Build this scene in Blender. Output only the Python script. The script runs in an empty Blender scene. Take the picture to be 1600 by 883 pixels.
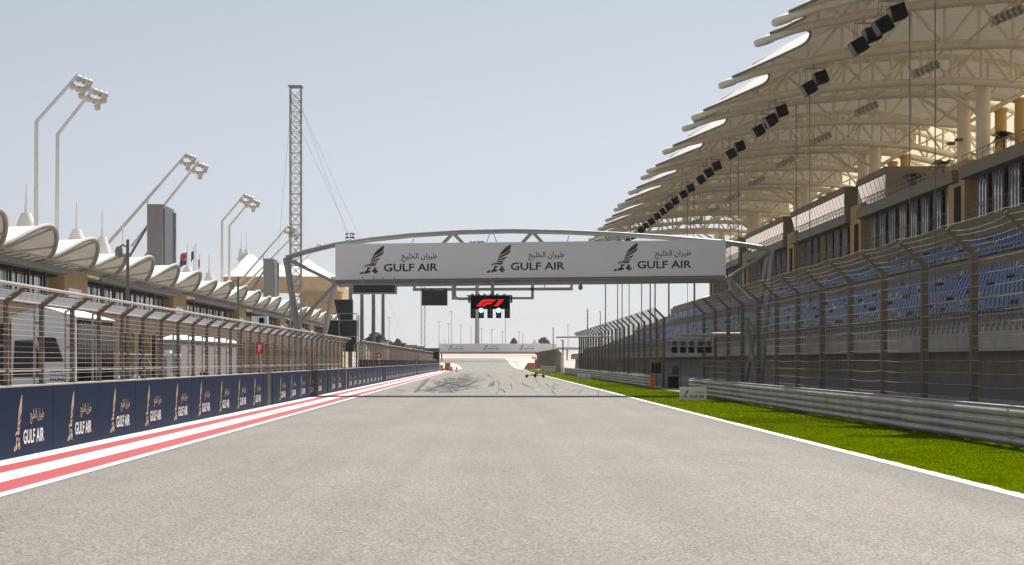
import bpy, bmesh, math, random
from mathutils import Vector, Matrix
random.seed(7)
R = math.radians
sc = bpy.context.scene
COL = sc.collection
F, VX, VY, H = 2400.0, 760.0, 564.0, 1.7          # focal length in photo pixels, vanishing point, eye height


def at(px, py, d):
    """point on the ray through a photo pixel at d metres down the straight"""
    return Vector(((px - VX) * d / F, d, H + (VY - py) * d / F))


def lerp(pts, x):
    if x <= pts[0][0]:
        return pts[0][1]
    for (a, b), (c, e) in zip(pts, pts[1:]):
        if x <= c:
            return b + (e - b) * (x - a) / (c - a)
    return pts[-1][1]


HILL = [(300, 0), (330, .15), (360, .6), (420, 2.2), (500, 4.2), (600, 5.4), (750, 6.2), (3000, 6.6)]


def gz(y):
    return lerp(HILL, y)


# ------------------------------------------------------------------ mesh helper
class MB:
    def __init__(s):
        s.v = []
        s.f = []
        s.mi = []
        s.cur = 0

    def add(s, vs, fs):
        o = len(s.v)
        s.v += [tuple(p) for p in vs]
        for f in fs:
            s.f.append(tuple(i + o for i in f))
            s.mi.append(s.cur)
        return s

    def box(s, x0, x1, y0, y1, z0, z1):
        return s.add([(x0, y0, z0), (x1, y0, z0), (x1, y1, z0), (x0, y1, z0), (x0, y0, z1), (x1, y0, z1), (x1, y1, z1), (x0, y1, z1)],
                     [(3, 2, 1, 0), (4, 5, 6, 7), (0, 1, 5, 4), (1, 2, 6, 5), (2, 3, 7, 6), (3, 0, 4, 7)])

    def obox(s, c, ax, ay, az):
        c, ax, ay, az = Vector(c), Vector(ax), Vector(ay), Vector(az)
        vs = [c + i * ax + j * ay + k * az for k in (-1, 1) for (i, j) in ((-1, -1), (1, -1), (1, 1), (-1, 1))]
        return s.add(vs, [(3, 2, 1, 0), (4, 5, 6, 7), (0, 1, 5, 4), (1, 2, 6, 5), (2, 3, 7, 6), (3, 0, 4, 7)])

    def bar(s, p, q, w, h=None, up=(0, 0, 1)):
        """rectangular bar between two points, w across and h along 'up'"""
        p, q = Vector(p), Vector(q)
        d = (q - p)
        L = d.length
        d.normalize()
        u = Vector(up)
        if abs(d.dot(u)) > .98:
            u = Vector((0, 1, 0))
        a = d.cross(u).normalized()
        b = a.cross(d).normalized()
        h = w if h is None else h
        return s.obox((p + q) / 2, d * L / 2, a * w / 2, b * h / 2)

    def tube(s, pts, r, n=8, cap=True, r2=None):
        pts = [Vector(p) for p in pts]
        m = len(pts)
        rings = []
        prev = None
        for i, p in enumerate(pts):
            d = (pts[min(i + 1, m - 1)] - pts[max(i - 1, 0)]).normalized()
            if prev is None:
                u = Vector((0, 0, 1)) if abs(d.z) < .9 else Vector((1, 0, 0))
                a = d.cross(u).normalized()
            else:
                a = (prev - d * prev.dot(d)).normalized()
            prev = a
            b = d.cross(a)
            rr = r if r2 is None else r + (r2 - r) * i / (m - 1)
            rings.append([p + (a * math.cos(t) + b * math.sin(t)) * rr for t in (2 * math.pi * k / n for k in range(n))])
        vs = [q for ring in rings for q in ring]
        fs = [(i * n + k, i * n + (k + 1) % n, (i + 1) * n + (k + 1) % n, (i + 1) * n + k) for i in range(m - 1) for k in range(n)]
        if cap:
            fs += [tuple(range(n - 1, -1, -1)), tuple((m - 1) * n + k for k in range(n))]
        return s.add(vs, fs)

    def lathe(s, c, prof, n=14, axis=(0, 0, 1)):
        """profile of (radius, height) round an axis through c"""
        c = Vector(c)
        ax = Vector(axis).normalized()
        u = Vector((1, 0, 0)) if abs(ax.x) < .9 else Vector((0, 1, 0))
        a = ax.cross(u).normalized()
        b = ax.cross(a)
        vs = []
        for r, h in prof:
            vs += [c + ax * h + (a * math.cos(t) + b * math.sin(t)) * r for t in (2 * math.pi * k / n for k in range(n))]
        m = len(prof)
        fs = [(i * n + k, i * n + (k + 1) % n, (i + 1) * n + (k + 1) % n, (i + 1) * n + k) for i in range(m - 1) for k in range(n)]
        fs += [tuple(range(n - 1, -1, -1)), tuple((m - 1) * n + k for k in range(n))]
        return s.add(vs, fs)

    def poly(s, pts, d):
        """planar outline pushed out by vector d (front face is pts + d)"""
        pts = [Vector(p) for p in pts]
        d = Vector(d)
        n = len(pts)
        vs = [p + d for p in pts] + pts
        fs = [tuple(range(n)), tuple(range(2 * n - 1, n - 1, -1))] + [(i, i + n, (i + 1) % n + n, (i + 1) % n) for i in range(n)]
        return s.add(vs, fs)

    def grid(s, P):
        nj = len(P[0])
        vs = [p for row in P for p in row]
        return s.add(vs, [(i * nj + j, i * nj + j + 1, (i + 1) * nj + j + 1, (i + 1) * nj + j) for i in range(len(P) - 1) for j in range(nj - 1)])

    def build(s, name, m, parent=None, smooth=False, fix=False, solid=0):
        me = bpy.data.meshes.new(name)
        me.from_pydata(s.v, [], s.f)
        for k in (m if isinstance(m, (list, tuple)) else [m]):
            me.materials.append(k)
        if isinstance(m, (list, tuple)):
            me.polygons.foreach_set('material_index', s.mi)
        if fix:
            bm = bmesh.new()
            bm.from_mesh(me)
            bmesh.ops.recalc_face_normals(bm, faces=bm.faces)
            bm.to_mesh(me)
            bm.free()
        if smooth:
            me.polygons.foreach_set('use_smooth', [True] * len(me.polygons))
            try:
                me.set_sharp_from_angle(angle=R(40))
            except Exception:
                pass
        me.update()
        o = bpy.data.objects.new(name, me)
        COL.objects.link(o)
        if solid:
            md = o.modifiers.new('solid', 'SOLIDIFY')
            md.thickness = solid
            md.offset = 0
        if parent is not None:
            o.parent = parent
            o.matrix_parent_inverse = PM(parent).inverted()
        return o


def PM(o):
    m = Matrix.Translation(o.location) @ o.rotation_euler.to_matrix().to_4x4()
    return PM(o.parent) @ o.matrix_parent_inverse @ m if o.parent else m


def tag(o, label, cat, group=None, kind=None):
    o['label'] = label
    o['category'] = cat
    if group:
        o['group'] = group
    if kind:
        o['kind'] = kind
    return o


def thing(name, label, cat, loc=(0, 0, 0), group=None, rz=0):
    o = bpy.data.objects.new(name, None)
    o.empty_display_size = .3
    o.location = loc
    o.rotation_euler = (0, 0, rz)
    COL.objects.link(o)
    return tag(o, label, cat, group)


def setting(o, kind='structure'):
    o['kind'] = kind
    return o


def kids(o):
    return [c for c in bpy.data.objects if c.parent == o]


def hang(c, parent, src):
    mpi = src.matrix_parent_inverse.copy()
    c.parent = parent
    c.matrix_parent_inverse = mpi


def copy_tree(o, parent=None):
    c = o.copy()
    COL.objects.link(c)
    if parent is not None:
        hang(c, parent, o)
    for k in kids(o):
        copy_tree(k, c)
    return c


ORD = ('first second third fourth fifth sixth seventh eighth ninth tenth eleventh twelfth thirteenth fourteenth fifteenth '
       'sixteenth seventeenth eighteenth nineteenth twentieth').split()


# ------------------------------------------------------------------ materials
def mat(name, c, rough=.6, metal=0, var=.12, scale=2.0, bump=0, bscale=30, spec=.5, stretch=(1, 1, 1), ior=None, dirt=None):
    m = bpy.data.materials.new(name)
    m.use_nodes = True
    nt = m.node_tree
    n = nt.nodes
    L = nt.links.new
    b = n['Principled BSDF']
    b.inputs['Roughness'].default_value = rough
    b.inputs['Metallic'].default_value = metal
    b.inputs['Specular IOR Level'].default_value = spec
    if ior:
        b.inputs['IOR'].default_value = ior
    tc = n.new('ShaderNodeTexCoord')
    mp = n.new('ShaderNodeMapping')
    mp.inputs['Scale'].default_value = stretch
    L(tc.outputs['Object'], mp.inputs['Vector'])
    no = n.new('ShaderNodeTexNoise')
    no.inputs['Scale'].default_value = scale
    no.inputs['Detail'].default_value = 7
    no.inputs['Roughness'].default_value = .62
    L(mp.outputs['Vector'], no.inputs['Vector'])
    rp = n.new('ShaderNodeValToRGB')
    e = rp.color_ramp.elements
    e[0].position, e[1].position = .3, .7
    e[0].color = (*[max(0, x * (1 - var)) for x in c], 1)
    e[1].color = (*[min(1, x * (1 + var)) for x in c], 1)
    L(no.outputs['Fac'], rp.inputs['Fac'])
    out = rp.outputs['Color']
    if dirt:
        dc, amt, ds, dst = dirt
        mp2 = n.new('ShaderNodeMapping')
        mp2.inputs['Scale'].default_value = dst
        L(tc.outputs['Object'], mp2.inputs['Vector'])
        n2 = n.new('ShaderNodeTexNoise')
        n2.inputs['Scale'].default_value = ds
        n2.inputs['Detail'].default_value = 8
        L(mp2.outputs['Vector'], n2.inputs['Vector'])
        mr = n.new('ShaderNodeMapRange')
        mr.inputs['From Min'].default_value = .45
        mr.inputs['From Max'].default_value = .75
        mr.inputs['To Max'].default_value = amt
        L(n2.outputs['Fac'], mr.inputs['Value'])
        mx = n.new('ShaderNodeMixRGB')
        mx.inputs['Color2'].default_value = (*dc, 1)
        L(mr.outputs['Result'], mx.inputs['Fac'])
        L(out, mx.inputs['Color1'])
        out = mx.outputs['Color']
    L(out, b.inputs['Base Color'])
    if bump:
        n3 = n.new('ShaderNodeTexNoise')
        n3.inputs['Scale'].default_value = bscale
        n3.inputs['Detail'].default_value = 5
        L(tc.outputs['Object'], n3.inputs['Vector'])
        bp = n.new('ShaderNodeBump')
        bp.inputs['Strength'].default_value = bump
        bp.inputs['Distance'].default_value = .02
        L(n3.outputs['Fac'], bp.inputs['Height'])
        L(bp.outputs['Normal'], b.inputs['Normal'])
    return m


def node_mat(name):
    m = bpy.data.materials.new(name)
    m.use_nodes = True
    return m, m.node_tree.nodes, m.node_tree.links.new, m.node_tree.nodes['Principled BSDF']


def asphalt(name, c, speck=.35):
    m, n, L, b = node_mat(name)
    b.inputs['Roughness'].default_value = .72
    b.inputs['Specular IOR Level'].default_value = .35
    tc = n.new('ShaderNodeTexCoord')

    def noise(scale, st=(1, 1, 1), detail=4, rough=.6):
        mp = n.new('ShaderNodeMapping')
        mp.inputs['Scale'].default_value = st
        L(tc.outputs['Object'], mp.inputs['Vector'])
        t = n.new('ShaderNodeTexNoise')
        t.inputs['Scale'].default_value = scale
        t.inputs['Detail'].default_value = detail
        t.inputs['Roughness'].default_value = rough
        L(mp.outputs['Vector'], t.inputs['Vector'])
        return t.outputs['Fac']

    def rng(x, a, z, lo, hi):
        r = n.new('ShaderNodeMapRange')
        for k, v in (('From Min', a), ('From Max', z), ('To Min', lo), ('To Max', hi)):
            r.inputs[k].default_value = v
        L(x, r.inputs['Value'])
        return r.outputs['Result']

    def mul(a, b_):
        k = n.new('ShaderNodeMath')
        k.operation = 'MULTIPLY'
        L(a, k.inputs[0])
        L(b_, k.inputs[1])
        return k.outputs[0]
    vo = n.new('ShaderNodeTexVoronoi')
    vo.inputs['Scale'].default_value = 58
    L(tc.outputs['Object'], vo.inputs['Vector'])
    sepc = n.new('ShaderNodeSeparateColor')
    L(vo.outputs['Color'], sepc.inputs['Color'])
    f = rng(sepc.outputs['Red'], 0, 1, 1 - speck, 1 + speck)
    f = mul(f, rng(noise(22, (1, 1, 1), 3), .3, .7, .88, 1.12))
    f = mul(f, rng(noise(.35, (1, .5, 1), 6), .3, .7, .9, 1.1))
    f = mul(f, rng(noise(1.0, (1.1, .012, 1), 3), .35, .7, .93, 1.06))
    f = mul(f, rng(noise(3.2, (1, .02, 1), 2), .3, .7, .97, 1.03))
    f = mul(f, rng(noise(.5, (.6, .25, 1), 8, .7), .58, .72, 1, .86))
    sx_ = n.new('ShaderNodeSeparateXYZ')
    L(tc.outputs['Object'], sx_.inputs['Vector'])
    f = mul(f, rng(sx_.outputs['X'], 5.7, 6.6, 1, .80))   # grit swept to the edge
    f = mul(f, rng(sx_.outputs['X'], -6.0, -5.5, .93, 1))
    mx = n.new('ShaderNodeVectorMath')
    mx.operation = 'SCALE'
    mx.inputs[0].default_value = c
    L(f, mx.inputs['Scale'])
    L(mx.outputs['Vector'], b.inputs['Base Color'])
    bp = n.new('ShaderNodeBump')
    bp.inputs['Strength'].default_value = .35
    bp.inputs['Distance'].default_value = .006
    L(sepc.outputs['Red'], bp.inputs['Height'])
    L(bp.outputs['Normal'], b.inputs['Normal'])
    return m


def membrane(name, c, t, fac, seam=1.05, top=None):
    m, n, L, b = node_mat(name)
    b.inputs['Roughness'].default_value = .55
    b.inputs['Specular IOR Level'].default_value = .25
    tc = n.new('ShaderNodeTexCoord')
    sp = n.new('ShaderNodeSeparateXYZ')
    L(tc.outputs['Object'], sp.inputs['Vector'])
    k = n.new('ShaderNodeMath')
    k.operation = 'PINGPONG'
    k.inputs[1].default_value = seam / 2
    L(sp.outputs['Y'], k.inputs[0])
    r = n.new('ShaderNodeMapRange')
    r.inputs['From Min'].default_value = .0
    r.inputs['From Max'].default_value = .045
    r.inputs['To Min'].default_value = .62
    r.inputs['To Max'].default_value = 1
    L(k.outputs[0], r.inputs['Value'])
    no = n.new('ShaderNodeTexNoise')
    no.inputs['Scale'].default_value = .5
    no.inputs['Detail'].default_value = 6
    L(tc.outputs['Object'], no.inputs['Vector'])
    r2 = n.new('ShaderNodeMapRange')
    r2.inputs['From Min'].default_value = .3
    r2.inputs['From Max'].default_value = .7
    r2.inputs['To Min'].default_value = .9
    r2.inputs['To Max'].default_value = 1.05
    L(no.outputs['Fac'], r2.inputs['Value'])
    mm = n.new('ShaderNodeMath')
    mm.operation = 'MULTIPLY'
    L(r.outputs[0], mm.inputs[0])
    L(r2.outputs[0], mm.inputs[1])
    s1 = n.new('ShaderNodeVectorMath')
    s1.operation = 'SCALE'
    s1.inputs[0].default_value = c
    s2 = n.new('ShaderNodeVectorMath')
    s2.operation = 'SCALE'
    s2.inputs[0].default_value = t
    L(mm.outputs[0], s1.inputs['Scale'])
    L(mm.outputs[0], s2.inputs['Scale'])
    if top:                                            # white outer coat; beige underside colour darkened to put in its shade
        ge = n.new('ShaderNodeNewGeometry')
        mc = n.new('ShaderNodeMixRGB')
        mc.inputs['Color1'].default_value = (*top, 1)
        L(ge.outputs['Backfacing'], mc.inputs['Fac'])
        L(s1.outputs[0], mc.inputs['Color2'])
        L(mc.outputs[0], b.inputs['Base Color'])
    else:
        L(s1.outputs[0], b.inputs['Base Color'])
    tr = n.new('ShaderNodeBsdfTranslucent')
    L(s2.outputs[0], tr.inputs['Color'])
    mx = n.new('ShaderNodeMixShader')
    mx.inputs['Fac'].default_value = fac
    L(b.outputs[0], mx.inputs[1])
    L(tr.outputs[0], mx.inputs[2])
    L(mx.outputs[0], n['Material Output'].inputs['Surface'])
    return m


def emit(name, c, s):
    m, n, L, b = node_mat(name)
    b.inputs['Base Color'].default_value = (*c, 1)
    b.inputs['Emission Color'].default_value = (*c, 1)
    b.inputs['Emission Strength'].default_value = s
    return m


def foliage(name, c, var=.5):
    m, n, L, b = node_mat(name)
    oi = n.new('ShaderNodeTexCoord')
    no = n.new('ShaderNodeTexNoise')
    no.inputs['Scale'].default_value = 1.6
    no.inputs['Detail'].default_value = 5
    L(oi.outputs['Object'], no.inputs['Vector'])
    rp = n.new('ShaderNodeValToRGB')
    rp.color_ramp.elements[0].position = .3
    rp.color_ramp.elements[1].position = .7
    rp.color_ramp.elements[0].color = (*[x * (1 - var) for x in c], 1)
    rp.color_ramp.elements[1].color = (*[x * (1 + var) for x in c], 1)
    L(no.outputs['Fac'], rp.inputs['Fac'])
    L(rp.outputs[0], b.inputs['Base Color'])
    b.inputs['Roughness'].default_value = .6
    tr = n.new('ShaderNodeBsdfTranslucent')
    L(rp.outputs[0], tr.inputs['Color'])
    mx = n.new('ShaderNodeMixShader')
    mx.inputs['Fac'].default_value = .3
    L(b.outputs[0], mx.inputs[1])
    L(tr.outputs[0], mx.inputs[2])
    L(mx.outputs[0], n['Material Output'].inputs['Surface'])
    return m


M = {}
M['asphalt'] = asphalt('track asphalt', (.222, .203, .181), .58)
M['asphalt_old'] = asphalt('pit asphalt', (.17, .16, .147), .25)
M['sand'] = mat('sand', (.50, .43, .36), .9, var=.14, scale=.05, bump=.2, bscale=3)
M['apron'] = mat('concrete apron', (.22, .21, .20), .85, var=.15, scale=.8)
M['white_paint'] = mat('white road paint', (.78, .77, .75), .6, var=.05, scale=1.2, dirt=((.45, .42, .38), .35, 1.5, (1, .15, 1)))
M['red_paint'] = mat('red road paint', (.43, .050, .055), .6, var=.08, scale=1.2, dirt=((.36, .14, .13), .3, 1.2, (1, .12, 1)))
M['rubber'] = mat('rubber', (.055, .053, .05), .8, var=.3, scale=2)
M['tyre_mark'] = mat('tyre mark', (.085, .082, .078), .75, var=.25, scale=1.5)
M['grass_base'] = mat('turf', (.100, .136, .0), .95, var=.3, scale=.9, spec=.0)
M['grass'] = foliage('grass blades', (.138, .190, .0), .48)
M['grass'].node_tree.nodes['Principled BSDF'].inputs['Specular IOR Level'].default_value = .0
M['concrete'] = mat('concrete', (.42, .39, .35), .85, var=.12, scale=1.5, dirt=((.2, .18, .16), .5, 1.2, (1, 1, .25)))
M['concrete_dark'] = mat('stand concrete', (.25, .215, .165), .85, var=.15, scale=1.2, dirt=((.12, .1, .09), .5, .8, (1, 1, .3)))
M['blue_board'] = mat('navy board', (.014, .029, .064), .5, var=.07, scale=.9, spec=.06, ior=1.3, dirt=((.02, .03, .055), .35, 1.4, (1, 1, .5)))
M['gold'] = mat('gold ink', (.47, .36, .23), .6, var=.05)
M['white'] = mat('white', (.78, .78, .78), .5, var=.04)
M['banner'] = mat('banner white', (.80, .80, .82), .5, var=.025, scale=.6)
M['ink'] = mat('dark ink', (.022, .020, .030), .5, var=.05)
M['ink_brown'] = mat('brown ink', (.045, .033, .030), .5, var=.05)
M['galv'] = mat('galvanised steel', (.36, .34, .32), .5, .35, var=.18, scale=4, dirt=((.2, .15, .11), .4, 6, (1, 1, .4)))
M['galv_brown'] = mat('weathered post steel', (.15, .12, .095), .6, .2, var=.2, scale=5)
M['galv_pale'] = mat('pale steel', (.50, .46, .42), .5, .2, var=.12, scale=5)
M['wire'] = mat('fence wire', (.50, .45, .40), .5, .3, var=.1)
M['wire_dark'] = mat('dusty fence wire', (.15, .115, .07), .8, .0, var=.2, spec=.1)
M['cable'] = mat('slack cable', (.36, .31, .23), .6, .2, var=.2)
M['mirror'] = mat('mirror glazing', (.74, .76, .78), .1, .9, var=.06, scale=.6)
M['pit_glass_sky'] = mat('sky toned glazing', (.62, .66, .71), .12, .15, var=.12, scale=.4)  # pale blue grey base paints the sky reflection into the panes
M['rail'] = mat('guardrail zinc', (.47, .445, .455), .55, .0, var=.12, scale=1.5, dirt=((.22, .2, .18), .45, 2.5, (1, 1, .3)))
M['rail_dark'] = mat('weathered zinc', (.36, .34, .335), .6, .0, var=.15, scale=3)
M['steel_grey'] = mat('grey painted steel', (.30, .30, .29), .45, .15, var=.08, scale=2, dirt=((.2, .18, .16), .3, 1.5, (1, 1, 1)))
M['pole_grey'] = mat('light pole paint', (.62, .61, .59), .5, .1, var=.06)
M['dark_grey'] = mat('dark grey paint', (.06, .06, .06), .5, var=.12)
M['mid_grey'] = mat('mid grey paint', (.17, .165, .16), .55, var=.1)
M['black'] = mat('black', (.008, .008, .009), .8, var=.2, spec=.12)
M['screen'] = mat('dark screen', (.012, .013, .016), .3, var=.3, scale=3)
M['tan'] = mat('tan cladding', (.60, .42, .22), .8, var=.08, scale=.9, dirt=((.3, .2, .12), .3, 1, (1, 1, .3)))
M['tan_wall'] = mat('tan wall', (.47, .34, .20), .8, var=.1, scale=.8)
M['yellow_col'] = mat('yellow column', (.68, .46, .18), .7, var=.08)
M['cream'] = mat('cream truss paint', (.84, .775, .63), .5, var=.07, scale=1.5)
M['edge'] = mat('roof edge steel', (.20, .17, .13), .6, var=.15)
M['fascia'] = mat('taupe fascia', (.24, .215, .18), .6, var=.06, scale=.8)
M['fascia_grey'] = mat('grey fascia', (.30, .29, .28), .5, var=.1, scale=1)
M['glass'] = mat('window glass', (.02, .022, .026), .06, 0, var=.1, ior=2.3, spec=.7)
M['glass_pale'] = mat('pale glass', (.50, .54, .55), .12, 0, var=.08, spec=.6)
M['lodge_glass'] = mat('reflective lodge glass', (.50, .50, .50), .07, .88, var=.15, scale=.7)
M['room_shade'] = mat('interior shade colour', (.018, .016, .014), .9, var=.3)  # near-black colour puts in the shade inside rooms and openings
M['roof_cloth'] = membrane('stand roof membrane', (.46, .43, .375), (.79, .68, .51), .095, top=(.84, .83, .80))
M['roof_cloth_glow'] = membrane('rear roof membrane with glow', (.66, .60, .50), (.90, .78, .56), .50, top=(.84, .83, .80))  # rear cloth made paler and more translucent to stand for its glow
M['tent_cloth'] = membrane('pit canopy membrane', (.88, .865, .83), (.75, .68, .55), .09, 500)
M['seat_blue'] = mat('blue seat', (.022, .115, .30), .45, var=.12, scale=.4)
M['seat_yellow'] = mat('yellow seat', (.55, .40, .03), .45, var=.1)
M['seat_red'] = mat('red seat', (.30, .03, .05), .45, var=.1)
M['orange'] = mat('orange paint', (.65, .17, .03), .5, var=.1)
M['red'] = mat('signal red', (.55, .025, .02), .45, var=.06)
M['lamp_glass'] = mat('lamp lens', (.42, .36, .29), .25, 0, var=.1)
M['red_glow'] = emit('red lit logo', (.75, .008, .01), .55)
M['green_glow'] = emit('green lit lamp', (.42, 1, .80), 1.5)
M['green_halo'] = emit('green lamp halo', (.0, .22, .15), .8)  # emitting rim draws the halo around each lit lamp
M['flag_red'] = mat('flag red', (.40, .03, .04), .8)
M['flag_blue'] = mat('flag blue', (.02, .05, .20), .8)
M['cloth_black'] = mat('black mesh curtain', (.035, .03, .028), .9, var=.35, scale=3, stretch=(1, 1, .2))
M['cloth_grey'] = mat('grey canvas', (.34, .32, .32), .85, var=.08, scale=1.5)
M['cloth_white'] = mat('white canvas', (.86, .85, .84), .8, var=.04)
M['leaf_dark'] = foliage('dark leaves', (.035, .050, .022))
M['leaf_light'] = foliage('light leaves', (.10, .12, .05))
M['bark'] = mat('bark', (.12, .09, .06), .9, var=.3)
M['palm'] = foliage('palm fronds', (.03, .045, .018))
M['pink'] = mat('faded red paint', (.56, .38, .34), .8, var=.1, scale=.2)
M['cream_paint'] = mat('cream concrete', (.62, .56, .48), .85, var=.06, scale=.1)
M['hazy_grey'] = mat('far grey', (.34, .34, .34), .8, var=.1)


# ------------------------------------------------------------------ lettering
def text2d(s, bold=0.0):
    """filled outlines of a line of text, scaled to the unit square: (verts, faces)"""
    c = bpy.data.curves.new('t', 'FONT')
    c.body = s
    c.offset = bold
    c.resolution_u = 3
    o = bpy.data.objects.new('t', c)
    COL.objects.link(o)
    bpy.context.view_layer.update()
    me = bpy.data.meshes.new_from_object(o.evaluated_get(bpy.context.evaluated_depsgraph_get()))
    vs = [v.co.copy() for v in me.vertices]
    fs = [tuple(p.vertices) for p in me.polygons]
    bpy.data.objects.remove(o)
    bpy.data.curves.remove(c)
    bpy.data.meshes.remove(me)
    x0, x1 = min(v.x for v in vs), max(v.x for v in vs)
    y0, y1 = min(v.y for v in vs), max(v.y for v in vs)
    return [((v.x - x0) / (x1 - x0), (v.y - y0) / (y1 - y0)) for v in vs], fs


TX_GULF = text2d('GULF AIR', .022)
TX_ARAB = text2d('\ufe9e\ufef4\ufee0\ufea8\ufedf\ufe8d \ufee5\ufe8d\ufeae\ufef4\ufec3', .012)


def put2d(mb, t, o, a, b):
    """lay a 2-D outline set on a plane: origin o, full width vector a, full height vector b"""
    o, a, b = Vector(o), Vector(a), Vector(b)
    mb.add([o + a * x + b * y for x, y in t[0]], t[1])


FALCON_PX = [
    [(525, 95), (533, 120), (525, 158), (500, 195), (440, 235), (380, 262), (335, 298), (345, 260), (380, 210), (440, 150), (490, 118)],
    [(528, 178), (524, 215), (505, 242), (470, 265), (400, 300), (345, 325), (305, 350), (330, 302), (400, 265), (470, 225), (505, 203)],
    [(466, 296), (440, 335), (390, 352), (335, 362), (296, 376), (325, 343), (390, 322)],
    [(428, 362), (400, 390), (350, 398), (310, 393), (292, 388), (310, 374), (370, 372)],
    [(290, 392), (310, 404), (402, 402), (388, 430), (320, 436), (290, 426), (262, 434), (240, 424), (222, 442), (197, 446), (200, 430), (215, 416), (250, 406), (280, 408)],
    [(250, 450), (320, 455), (300, 480), (258, 492), (306, 520), (290, 545), (230, 556), (190, 567), (202, 530), (240, 500)],
    [(113, 562), (150, 530), (192, 518), (170, 567), (150, 564)],
    [(348, 453), (412, 468), (392, 490), (427, 510), (432, 546), (396, 526), (412, 562), (370, 556), (350, 530), (323, 526), (330, 500), (362, 490)],
]
FALCON = ([], [])
for pl in FALCON_PX:
    o_ = len(FALCON[0])
    FALCON[0].extend([((x - 113) / 420, (567 - y) / 472) for x, y in pl])
    FALCON[1].append(tuple(range(o_ + len(pl) - 1, o_ - 1, -1)))


def logo(parent, o, a, b, n, mats, layout, names=('emblem', 'arabic_lettering', 'lettering')):
    """falcon, arabic line and latin line; o lower left, a/b unit vectors, n outward offset; layout = three (x, y, w, h)"""
    o, a, b, n = Vector(o), Vector(a), Vector(b), Vector(n)
    res = []
    for t, (x, y, w, h), m, nm in zip((FALCON, TX_ARAB, TX_GULF), layout, mats, names):
        mb = MB()
        put2d(mb, t, o + a * x + b * y + n, a * w, b * h)
        res.append(mb.build(nm, m, parent))
    return res


# ------------------------------------------------------------------ ground, track, grass
def sheet(name, x0f, x1f, ys, dz, m, nx=1, kind='structure'):
    P = []
    for y in ys:
        a, b = x0f(y), x1f(y)
        P.append([(a + (b - a) * i / nx, y, gz(y) + dz) for i in range(nx + 1)])
    mb = MB().grid([[p for p in r] for r in P])
    mb.f = [tuple(reversed(f)) for f in mb.f]
    o = mb.build(name, m)
    o['kind'] = kind
    return o


YS = [-60, 0] + list(range(20, 301, 20)) + list(range(310, 760, 10)) + [900, 1100, 1300, 1500]
sheet('ground', lambda y: -1400, lambda y: 1400, YS, -.03, M['sand'], 6)
YT = [-60, 0, 50, 100, 150, 200, 250, 300] + list(range(310, 431, 5))
tl = lambda y: -6.08 if y < 268 else lerp([(268, -6.08), (290, -8), (330, -10), (430, -13)], y)
trr = lambda y: 6.76 if y < 285 else lerp([(285, 6.6), (300, 6.3), (340, 5.9), (420, 5.2), (430, 5.1)], y)
sheet('track', tl, trr, YT, .0, M['asphalt'], 8)
sheet('pit_lane', lambda y: -36, lambda y: -8.3, [-60, 0, 60, 120, 180, 240, 300, 350], -.004, M['asphalt_old'], 2)
sheet('service_road', lambda y: 10.6, lambda y: 17, [-60, 0, 60, 120, 180, 240, 300, 340], -.004, M['apron'], 2)
sheet('grass_strip', lambda y: 6.76 if y < 285 else lerp([(285, 6.7), (296, 8.2)], y), lambda y: 10.6 if y < 285 else lerp([(285, 10.6), (296, 9)], y), [-30] + list(range(0, 281, 10)) + [285, 290, 296], -.002, M['grass_base'], 3)
YK = [-60, 0, 40, 80, 120, 160, 200, 240, 268]
KX = [-8.25, -7.83, -7.34, -6.78, -6.25, -6.06]
for i, (nm, m) in enumerate((('white_marking', 'white_paint'), ('red_marking', 'red_paint'), ('white_marking', 'white_paint'), ('red_marking', 'red_paint'), ('white_marking', 'white_paint'))):
    a, b = KX[i], KX[i + 1]
    w = MB()
    for y0, y1 in zip(YK, YK[1:]):
        e = lambda y: 0 if i else 0
        w.add([(a, y0, .006), (b, y0, .006), (b, y1, .006), (a, y1, .006)], [(0, 1, 2, 3)])
    setting(w.build(nm, M[m]))
# the bed under the painted kerb strip
setting(MB().add([(-8.3, -60, .001), (-6.02, -60, .001), (-6.02, 268, .001), (-8.3, 268, .001)], [(0, 1, 2, 3)]).build('kerb_strip', M['asphalt']))
w = MB()
yy = -30.0
while yy < 284:                                       # right edge line, slightly ragged on the turf side
    y2 = yy + .5 if yy < 70 else yy + 4
    w.add([(6.62, yy, .005), (6.84 + random.uniform(-.02, .025), yy, .005), (6.84 + random.uniform(-.02, .025), y2, .005), (6.62, y2, .005)], [(0, 1, 2, 3)])
    yy = y2
setting(w.build('edge_line', M['white_paint']))


def patch(name, m, pts, dz=.006, kind='structure'):
    """flat marking on the track from ground points"""
    mb = MB()
    mb.add([(x, y, gz(y) + dz) for x, y in pts], [tuple(range(len(pts)))])
    o = mb.build(name, m, fix=True)
    if kind:
        o['kind'] = kind
    return o


def gpt(px, py):
    d = F * H / (py - VY)
    return ((px - VX) * d / F, d)


w = MB()
for px, py in ((837, 594.5), (848, 599.5), (857, 602.5), (866, 605.5), (876, 609.5), (840, 609)):
    x, y = gpt(px, py)
    w.add([(x - .13, y - .35, .006), (x + .13, y - .35, .006), (x + .13, y + .35, .006), (x - .13, y + .35, .006)], [(0, 1, 2, 3)])
setting(w.build('grid_markings', M['white_paint']))
w = MB()
w.add([(-6.05, 224, .0055), (6.6, 226, .0055), (6.6, 227, .0055), (-6.05, 225, .0055)], [(0, 1, 2, 3)])
w.add([(-6.05, 91.6, .0055), (6.6, 91.6, .0055), (6.6, 91.9, .0055), (-6.05, 91.9, .0055)], [(0, 1, 2, 3)])
setting(w.build('track_line', M['concrete']))
# dark rubber left by standing starts
w = MB()
rnd = random.Random(3)


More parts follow.
